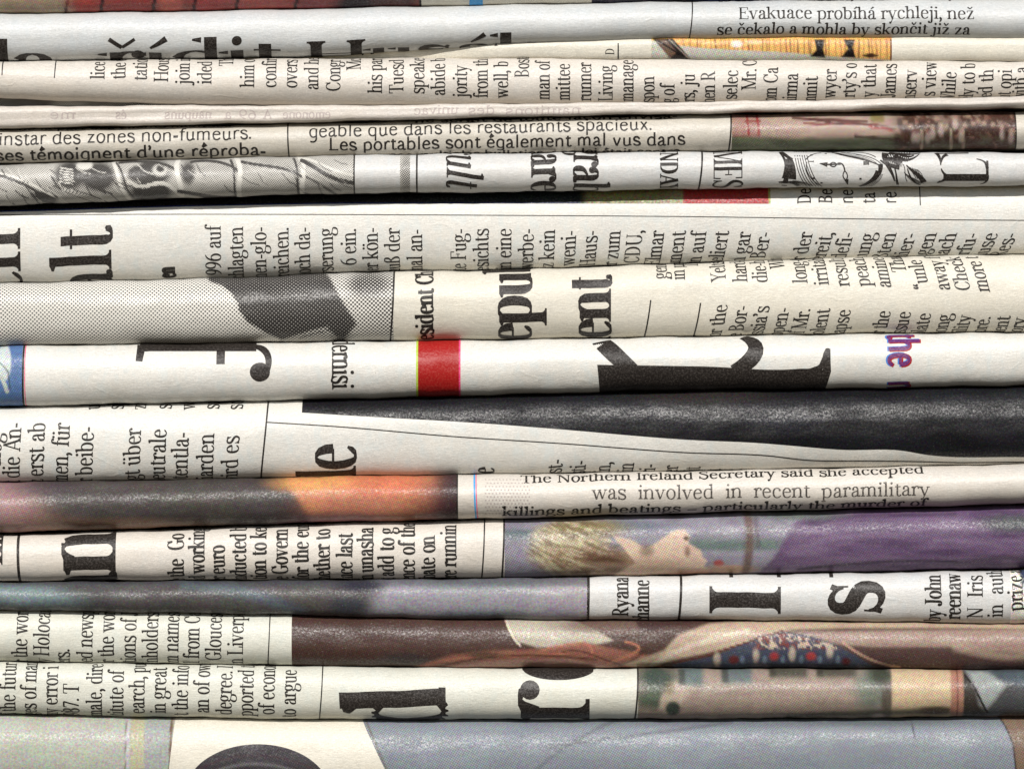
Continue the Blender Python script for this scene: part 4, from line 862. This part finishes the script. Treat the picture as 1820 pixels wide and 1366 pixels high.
# --- euro story in bold and the blonde woman photo
def pic_wo(X, Y):
    p = Pic(X, Y, (152, 146, 162)); p.mott(0.22, 60, 20, 2)
    p.mix(sm(950, 966, Y) * (1 - sm(972, 984, Y)) * sm(1200, 1240, X) * (1 - sm(1370, 1410, X)) * 0.9, (104, 128, 120)); p.ell(925, 950, 50, 9, (96, 114, 122), 0.7)
    p.ell(1120, 936, 70, 10, (116, 124, 140), 0.7)
    p.ell(1010, 975, 66, 46, (178, 158, 112), 0.3, wob=0.35); p.ell(1040, 940, 70, 16, (150, 132, 78), 0.5, wob=0.3); p.ell(1075, 1000, 90, 26, (166, 132, 92), 0.5)
    hair = fbm(X + Y * 0.8, Y - X * 0.35 + 0.002 * (X - 1020) ** 2, 18, 4, 17); m = sm(1.2, 0.9, np.hypot((X - 1020) / 80, (Y - 975) / 48))
    p.mix(m * sm(0.5, 0.7, hair) * 0.7, (214, 200, 158)); p.mix(m * sm(0.5, 0.3, hair) * 0.6, (116, 92, 60))
    p.ell(1085, 1000, 42, 14, (110, 74, 48), 0.6, rot=0.2); p.line([(1000, 1016), (1060, 990), (1120, 1010), (1200, 1020)], 10, (190, 160, 120), 0.5, 4)
    p.poly([(1090, 952), (1120, 958), (1150, 975), (1170, 962), (1196, 944), (1216, 940), (1226, 952), (1224, 966), (1236, 972), (1246, 978), (1250, 990), (1258, 996), (1252, 1006), (1262, 1012), (1258, 1030), (1080, 1030), (1130, 1000), (1110, 976)], (222, 190, 160), 3)
    p.ell(1160, 1004, 50, 12, (196, 156, 128), 0.6, a=0.6); p.ell(1220, 956, 5, 4, (110, 80, 60), 0.5); p.ell(1222, 980, 5, 10, (150, 112, 88), 0.6, a=.8); p.ell(1150, 978, 12, 10, (150, 122, 100), 0.6, a=.8)
    p.ell(1278, 1001, 9, 6, (190, 70, 68), 0.4); p.ell(1300, 1012, 44, 8, (206, 160, 124), 0.5); p.ell(1230, 1020, 40, 8, (196, 140, 110), 0.6)
    p.line([(1330, 915), (1336, 950), (1332, 990), (1326, 1020)], 15, (120, 90, 74), 0.85, 5); p.line([(1344, 918), (1348, 970)], 8, (90, 76, 84), 0.6, 4)
    bx = np.interp(Y, [900, 930, 960, 990, 1030], [1470, 1412, 1394, 1376, 1340])
    p.mix(sm(-6, 6, X - bx), (122, 92, 132)); f = fbm(X, Y, 120, 14, 9); v = sm(0, 30, X - bx)
    p.mix(v * sm(0.5, 0.7, f) * 0.6, (146, 118, 154)); p.mix(v * sm(0.48, 0.3, f) * 0.6, (86, 58, 100))
    p.line([(1420, 1012), (1500, 1004), (1580, 992), (1700, 998)], 4, (50, 40, 56), 0.8, 3); p.line([(1440, 924), (1520, 914), (1600, 916), (1700, 914)], 5, (74, 54, 84), 0.6, 4)
    p.line([(1700, 1000), (1790, 990), (1830, 994)], 8, (70, 60, 70), 0.5, 4); p.ell(1800, 930, 50, 14, (84, 88, 92), 0.7); p.ell(1420, 916, 70, 8, (120, 128, 124), 0.7); p.ell(1590, 1022, 260, 7, (180, 164, 168), 0.6, a=.6)
    p.mott(0.12, 12, 8, 14)
    return p.c
N = Paper('newspaper with bold rotated lines and a photo of a blonde woman beside purple cloth',
          [(0, 952), (300, 942), (600, 931), (900, 924), (1200, 915), (1500, 907), (1820, 898)],
          [(0, 1033), (300, 1031), (600, 1030), (900, 1027), (1200, 1022), (1500, 1017), (1820, 1010)], P_WARM, k=0.85, n=2.3, y0=8)
N.text('nin', 4, 1000, 40, 'up', hs=0.8, **HB)
N.vrule(31, 5, bend=2, mat=INK_BIG)
N.text('an', 205, 985, 95, 'up', 'start', W=26, t=6, hs=0.85, mat=INK_BIG, name='headline', arc0=float(N.A(205, 1014)) + 73)
T12 = [('be the  Go', 326, 38), ('d working', 363, 13), ('er euro', 399, 24), ('nducted b', 437, 14), ('tion to ke', 473, 12), ('e Govern', 511, 14), ('for the eur', 548, 11), ('hether to', 586, 12), ('nce last', 626, 8), ('in unasha', 663, 18),
       ('t add to g', 700, 16), ('ence of the', 737, 18), ('ibate on', 773, 14), ('ere runnin', 811, 18)]
for s_, x_, o_ in T12: N.text(s_, x_, 1028, 20, 'up', hs=0.76, W=18.5, t=5.5, arc0=float(N.A(x_, 1024)) + o_)
N.vrule(861, 2.6, bend=-5); N.vrule(896, 3.4, bend=-4)
N.patch('printed_photo', PH_COARSE, 897, 2120, paint=pic_wo, step=2.5)

def pic_tear(X, Y):
    p = Pic(X, Y, (246, 240, 226)); p.mott(0.25, 9, 9, 3); p.mix(0.7 * sm(0.56, 0.64, fbm(X, Y, 11, 9, 9)), (170, 160, 142)); p.mix(sm(1812, 1818, X + 16 * (fbm(X, Y, 10, 8, 2) - .5)) * sm(1052, 1034, Y), (70, 80, 112)); return p.c
# --- dark blurry strip, then the big I and s
def pic_dk(X, Y):
    p = Pic(X, Y, (96, 92, 90)); p.tint(0.12, 60, 22); p.mott(0.25, 70, 24, 2)
    p.ell(50, 1058, 90, 20, (122, 144, 148), 0.6, rot=0.1); p.line([(330, 1036), (450, 1046), (490, 1070), (540, 1092)], 20, (104, 122, 134), 0.7, 9)
    p.mix(sm(640, 690, X + (Y - 1060) * 0.2), (160, 156, 166)); p.ell(860, 1040, 110, 10, (132, 144, 142), 0.6, a=.7); p.ell(860, 1096, 90, 12, (110, 124, 132), 0.6, a=.8); p.ell(1010, 1088, 40, 14, (136, 124, 170), 0.6, a=.8)
    p.mix(sm(900, 1040, X) * 0.7, (182, 172, 174)); p.mix(0.6 * (1 - sm(1036, 1046, Y)), (78, 82, 92)); p.ell(640, 1042, 40, 10, (60, 58, 74), 0.6); p.ell(620, 1075, 30, 16, (70, 72, 82), 0.6)
    p.mott(0.14, 10, 7, 5)
    return p.c
N = Paper('newspaper with murky dark grey photo at left and big letters I and s at right',
          [(0, 1036), (300, 1034), (600, 1032), (900, 1029), (1200, 1024), (1500, 1020), (1820, 1014)],
          [(0, 1083), (200, 1087), (500, 1092), (700, 1098), (1000, 1101), (1300, 1102), (1500, 1104), (1820, 1110)], P_GREY, k=0.8, n=2.1, y0=0, xr=2150)
N.patch('printed_photo', PH_FINE, -300, 1044, paint=pic_dk)
N.vrule(1046, 5, bend=-1, mat=INK_BIG); N.vrule(1211, 4.5, bend=-4, mat=INK_BIG)
N.text('Ryana', 1117, 1094, 20, 'up', W=19, t=5.5, hs=0.82); N.text('channe', 1154, 1098, 20, 'up', W=19, t=5.5, hs=0.80, arc0=float(N.A(1154, 1098)) + 14)
N.text('I', 1388, 1095, 87, 'up', W=32, t=6, hs=1.0, mat=INK_BIG, name='headline', arc0=float(N.A(1388, 1064)) + 28)
N.text('s', 1566, 1095, 88, 'up', W=30, t=6, hs=0.84, mat=INK_BIG, name='headline', arc0=float(N.A(1566, 1064)) + 31)
for x_ in (1300, 1385, 1478): N.patch('headline_letter', INK_BIG, x_ - 3, x_ + 4, FULL, 1026, step=2)
TB = dict(W=19, t=5.5, hs=0.80)
N.text('by John', 1673, 1098, 20, 'up', arc0=float(N.A(1673, 1096)) + 15, **TB); N.text('reenaw', 1708, 1098, 20, 'up', arc0=float(N.A(1708, 1098)) + 3, **TB)
N.text('N  Iris', 1747, 1098, 19, 'up', W=16, hs=0.9); N.text('in  auth', 1783, 1096, 19, 'up', W=16, hs=0.9); N.patch('torn_surface', PH_COLOR, 1797, 1834, paint=pic_tear, step=2)
N.text('prize a', 1818, 1084, 19, 'up', W=18, hs=0.9)

# --- brown interior photo with beaded cloth
def pic_br(X, Y):
    p = Pic(X, Y, (96, 66, 56)); p.mott(0.22, 90, 26, 2); p.mix(0.4 * sm(1160, 1185, Y), (98, 84, 66))
    p.mix(0.45 * (1 - sm(600, 720, X)), (84, 54, 42)); p.ell(720, 1170, 40, 10, (70, 66, 70), 0.6, a=0.6)
    p.mix(0.8 * (sm(896, 910, X) * (1 - sm(1080, 1200, X))) * (1 - sm(1108, 1124, Y - 0.06 * (X - 900))), (126, 96, 82))
    p.poly([(898, 1096), (1010, 1098), (1060, 1120), (1090, 1138), (1040, 1150), (955, 1150), (922, 1140), (905, 1122)], (196, 184, 160), 3); p.line([(899, 1098), (900, 1110), (910, 1132), (924, 1146)], 4, (228, 216, 180))
    p.ell(1080, 1112, 90, 12, (128, 98, 84), 0.7, a=0.85)
    p.poly([(740, 1184), (800, 1164), (870, 1156), (980, 1152), (1040, 1140), (1080, 1150), (1170, 1168), (1180, 1190), (740, 1190)], (168, 104, 78), 4)
    p.poly([(770, 1190), (840, 1178), (920, 1172), (1010, 1170), (1090, 1186)], (198, 146, 126), 3)
    for a in (((760, 1180), (850, 1158), (920, 1170), (1010, 1160)), ((960, 1156), (1010, 1142), (1060, 1132), (1052, 1164)), ((1080, 1180), (1130, 1160), (1160, 1150), (1112, 1140))): p.line(a, 4, (206, 122, 78), 0.9, 2)
    for a in (((780, 1184), (880, 1160), (960, 1160), (1060, 1172)), ((1000, 1158), (1040, 1150), (1050, 1166), (1100, 1180)), ((1100, 1184), (1150, 1166), (1140, 1148), (1170, 1140))): p.line(a, 3, (84, 50, 38), 0.8, 2)
    p.ell(860, 1164, 30, 6, (96, 76, 56), 0.6, a=0.8)
    p.poly([(1110, 1180), (1180, 1156), (1206, 1128), (1262, 1108), (1320, 1104), (1830, 1104), (1830, 1118), (1700, 1116), (1500, 1116), (1410, 1119), (1368, 1126), (1330, 1142), (1280, 1155), (1200, 1172), (1140, 1188)], (200, 172, 140), 4)
    p.poly([(1140, 1126), (1200, 1112), (1270, 1104), (1180, 1100), (1130, 1104)], (86, 56, 50), 4); p.line([(1160, 1182), (1210, 1150), (1240, 1140), (1330, 1120)], 8, (224, 206, 180), 0.8, 4)
    p.poly([(1400, 1122), (1830, 1118), (1830, 1160), (1760, 1156), (1700, 1150), (1560, 1152), (1500, 1148)], (172, 140, 122), 4)
    p.poly([(1470, 1144), (1560, 1150), (1690, 1150), (1740, 1162), (1820, 1170), (1820, 1192), (1540, 1192), (1520, 1166)], (104, 74, 68), 4); p.line([(1700, 1150), (1760, 1164), (1800, 1172), (1840, 1160)], 14, (196, 166, 140), 0.7, 6)
    cl = [(1196, 1180), (1270, 1166), (1310, 1148), (1350, 1130), (1392, 1122), (1440, 1130), (1480, 1142), (1520, 1164), (1556, 1186), (1300, 1192), (1196, 1190)]
    p.poly(cl, (78, 86, 108), 2); p.line([(1200, 1178), (1280, 1160), (1350, 1132), (1392, 1121)], 3, (120, 62, 44))
    beads = fbm(X, Y, 7, 6, 33); m = sm(1330, 1350, X) * (1 - sm(1500, 1520, X)) * (1 - sm(1150, 1156, Y)); inm = sm(-2, 2, Y - np.interp(X, [1196, 1270, 1350, 1392, 1480, 1556], [1180, 1166, 1132, 1124, 1144, 1188]))
    p.mix(m * inm * sm(0.52, 0.62, beads), (214, 184, 160)); p.mix(m * inm * sm(0.46, 0.36, beads), (150, 70, 56))
    for x, y in ((1275, 1172), (1344, 1164), (1408, 1162), (1475, 1158)): p.ell(x, y, 5.5, 11, (200, 180, 158), 0.6, wob=.9)
    for x, y, c in ((1305, 1173, (124, 44, 40)), (1376, 1166, (196, 44, 46)), (1442, 1166, (196, 44, 48)), (1505, 1176, (110, 36, 36))): p.ell(x, y, 7.5, 7, c, 0.55, wob=.9)
    for x in (1320, 1360, 1392, 1425, 1458, 1490): p.ell(x, 1172, 4, 7, (120, 146, 168), 0.4, a=0.8)
    p.line([(1500, 1142), (1530, 1166), (1560, 1180), (1600, 1186)], 5, (206, 160, 130), .8)
    p.mott(0.10, 12, 8, 8)
    return p.c
N = Paper('newspaper with rotated text at left and long brown photo with red and blue cloth',
          [(0, 1084), (200, 1087), (500, 1093), (700, 1098), (1000, 1101), (1300, 1103), (1500, 1105), (1820, 1110)],
          [(0, 1176), (300, 1180), (600, 1184), (900, 1187), (1200, 1187), (1500, 1188), (1820, 1191)], P_GREEN, k=0.78, n=2.1, y0=4)
T14 = [('r the wor', 47, 14), ('y Holocau', 86, 14), ('ers.', 122, 20), ('ed newsp', 163, 12), ('r the worl', 201, 12), ('tions of Ja', 240, 14), ('nholders a', 279, 12), ('m names', 316, 14), ('l from Ca', 353, 14), ('Gloucest', 392, 4), ('n Liverpo', 431, 14)]
for s_, x_, o_ in T14: N.text(s_, x_, 1174, 19.5, 'up', hs=0.80, W=14.5, arc0=float(N.A(x_, 1171)) + o_, lean=0.02)
N.vrule(479, 2.0, bend=-4)
N.patch('printed_photo', PH_COLOR, 518, 2120, paint=pic_br, step=2.5)

# --- research text, bold letters, green shop front photo
def pic_gn(X, Y):
    p = Pic(X, Y, (172, 150, 132)); p.mott(0.12, 70, 24, 2)
    p.ell(1165, 1205, 36, 22, (74, 92, 78), 0.6, wob=0.5); p.ell(1160, 1240, 34, 18, (94, 108, 86), 0.6, wob=0.6); p.poly([(1175, 1236), (1200, 1210), (1240, 1214), (1200, 1262), (1170, 1262)], (190, 170, 146), 5); p.ell(1196, 1258, 13, 13, (70, 82, 70), 0.3)
    p.ell(1190, 1222, 8, 12, (128, 108, 60), 0.6, a=.7)
    for x, w_, c in ((1228, 22, (96, 124, 124)), (1310, 27, (98, 122, 124)), (1402, 34, (76, 80, 64)), (1488, 36, (86, 84, 70))):
        h_ = 226 if x < 1300 else (222 if x < 1350 else 212); p.box(x - w_, x + w_, 1185, 1000 + h_ - 8, c, 7, 0.85); p.box(x - w_, x - w_ + 12, 1190, 1000 + h_ - 10, (74, 70, 60), 3, 0.7)
    p.ell(1552, 1225, 30, 44, (128, 134, 118), 0.5, wob=0.4); p.ell(1566, 1200, 22, 16, (78, 84, 68), 0.6); p.ell(1576, 1242, 10, 30, (98, 84, 68), 0.5, a=.8)
    p.mix(sm(1583, 1588, X), (212, 182, 136)); p.box(1586, 1690, 1190, 1264, (214, 184, 138), 3)
    p.line([(1400, 1274), (1480, 1266), (1560, 1266), (1680, 1262)], 9, (98, 96, 70), 0.8, 4); p.ell(1665, 1262, 34, 8, (96, 78, 58), 0.5); p.ell(1562, 1274, 12, 6, (214, 190, 176), 0.5)
    p.box(1690, 1712, 1190, 1272, (186, 118, 92), 3, 0.9); p.line([(1702, 1190), (1702, 1272)], 4, (128, 74, 58), .8)
    p.mix(sm(1710, 1714, X), (72, 64, 56)); p.poly([(1716, 1190), (1760, 1190), (1790, 1216), (1754, 1262), (1742, 1252), (1736, 1226)], (160, 168, 164), 7); p.poly([(1750, 1190), (1840, 1190), (1840, 1230), (1790, 1216)], (84, 98, 108), 8)
    p.poly([(1795, 1218), (1840, 1226), (1840, 1272), (1756, 1272), (1760, 1258)], (84, 86, 88), 4); p.line([(1716, 1200), (1738, 1226), (1744, 1250), (1756, 1266)], 4, (52, 44, 42)); p.ell(1780, 1278, 40, 5, (170, 110, 84), 0.6)
    p.mott(0.14, 12, 8, 6)
    return p.c
N = Paper('newspaper with rotated text, big black letters d and r and a pale building photo',
          [(0, 1177), (300, 1181), (600, 1185), (900, 1188), (1200, 1189), (1500, 1190), (1820, 1191)],
          [(0, 1269), (300, 1275), (600, 1279), (900, 1279), (1200, 1278), (1500, 1276), (1820, 1273)], P_GREEN, k=0.82, n=2.2, y0=-2)
T15 = [('f the futur', 26, 14), ('ges of man', 63, 18), ('ny error i', 101, 18), ('987. T', 139, 18), ('male, dire', 180, 16), ('titute of', 218, 16), ('earch, pu', 256, 4), ('in great', 294, 3), ('t the info', 333, 12), ('an of own', 371, 2),
       ('degree. I', 411, 8), ('pported t', 449, 12), ('of econom', 487, 6), ('to argue', 525, 16)]
for s_, x_, o_ in T15: N.text(s_, x_, 1267, 19.5, 'up', hs=0.78, W=14.5, arc0=float(N.A(x_, 1265)) + o_, lean=0.02)
N.vrule(573, 2.2, bend=-6)
N.text('d', 792, 1237, 126, 'up', W=24, t=10, hs=0.75, arc0=float(N.A(792, 1237)) + 74, mat=INK_BIG, name='headline', slant=-0.05)
N.text('r', 1048, 1237, 125, 'up', W=24, t=6, hs=0.92, arc0=float(N.A(1048, 1268)) + 26, mat=INK_BIG, name='headline', slant=-0.0)
N.patch('headline_letter', INK_BIG, 925, 1062, FULL, lambda x: 1186 + 22 * np.sqrt(np.clip(1 - ((np.asarray(x) - 993) / 66.) ** 2, 0.0, 1)), step=4)
N.patch('printed_photo', PH_COARSE, lambda y: 1134 - 0 * np.asarray(y), 2120, paint=pic_gn, step=2.5)
N.vrule(1134, 3.2, bend=-5)

# --- large bottom copy in blue-grey
def pic_g1(X, Y):
    p = Pic(X, Y, (184, 186, 170)); p.tint(0.08, 30, 30); p.mott(0.12, 60, 40, 3)
    p.box(224, 302, 1200, 1500, (170, 176, 168), 2); p.box(231, 256, 1200, 1500, (192, 186, 146), 3); p.box(223, 230, 1200, 1500, (196, 196, 190), 2); p.line([(224, 1200), (221, 1500)], 2, (110, 90, 60), .7)
    p.line([(306, 1200), (299, 1480)], 5, (128, 96, 70), .9)
    return p.c
def pic_g2(X, Y):
    p = Pic(X, Y, (142, 151, 161)); p.mott(0.14, 120, 50, 4); p.tint(0.06, 40, 20)
    for a in (((940, 1380), (980, 1340), (1040, 1300), (1100, 1280)), ((960, 1330), (1080, 1310), (1200, 1300), (1300, 1284))): p.line(a, 5, (96, 98, 108), .6, 3)
    p.line([(1622, 1275), (1626, 1310)], 3, (80, 84, 90), .8); p.ell(1560, 1280, 120, 10, (104, 120, 118), 0.6, a=.7); p.ell(1420, 1280, 500, 12, (98, 102, 112), 0.7, a=.5)
    bx = np.interp(Y, [1260, 1274, 1290, 1320, 1366, 1450], [1770, 1778, 1788, 1800, 1806, 1808])
    p.mix(sm(-2, 2, X - bx), (140, 112, 88)); p.mix(1 - sm(0, 3, np.abs(X - bx)), (70, 60, 56))
    p.mix((1 - sm(0, 3.5, np.abs(X - np.interp(Y, [1272, 1300, 1366, 1450], [642, 655, 684, 720]) - 3))) * .8, (120, 110, 90))
    return p.c
def pic_g3(X, Y):
    p = Pic(X, Y, (74, 68, 74)); p.mott(0.2, 40, 20, 3); p.line([(330, 1400), (400, 1344), (500, 1340), (580, 1400)], 5, (128, 126, 126), .7, 3); p.line([(300, 1400), (400, 1322), (500, 1322), (620, 1400)], 3, (90, 56, 70), .6, 2); return p.c
N = Paper('bottom newspaper of the pile with a wide blue grey photo and dark arch shape',
          [(0, 1270), (300, 1276), (600, 1280), (900, 1280), (1200, 1279), (1500, 1277), (1820, 1274)],
          [(0, 1410), (600, 1420), (1200, 1418), (1820, 1412)], P_CREAM, k=0.62, n=2.15, y0=2)
N.patch('printed_photo', PH_FINE, -300, lambda y: np.interp(np.asarray(y), [1270, 1366, 1420], [311, 300, 296]), paint=pic_g1)
N.patch('printed_photo', PH_COARSE, lambda y: np.interp(np.asarray(y), [1272, 1300, 1366, 1420], [640, 652, 684, 712]), 2120, paint=pic_g2)
N.patch('printed_arch', PH_COARSE, 330, 586, lambda x: 1409 - 87 * np.sqrt(np.clip(1 - ((np.asarray(x) - 458) / 129.) ** 2, 0, 1)), 1412, paint=pic_g3)
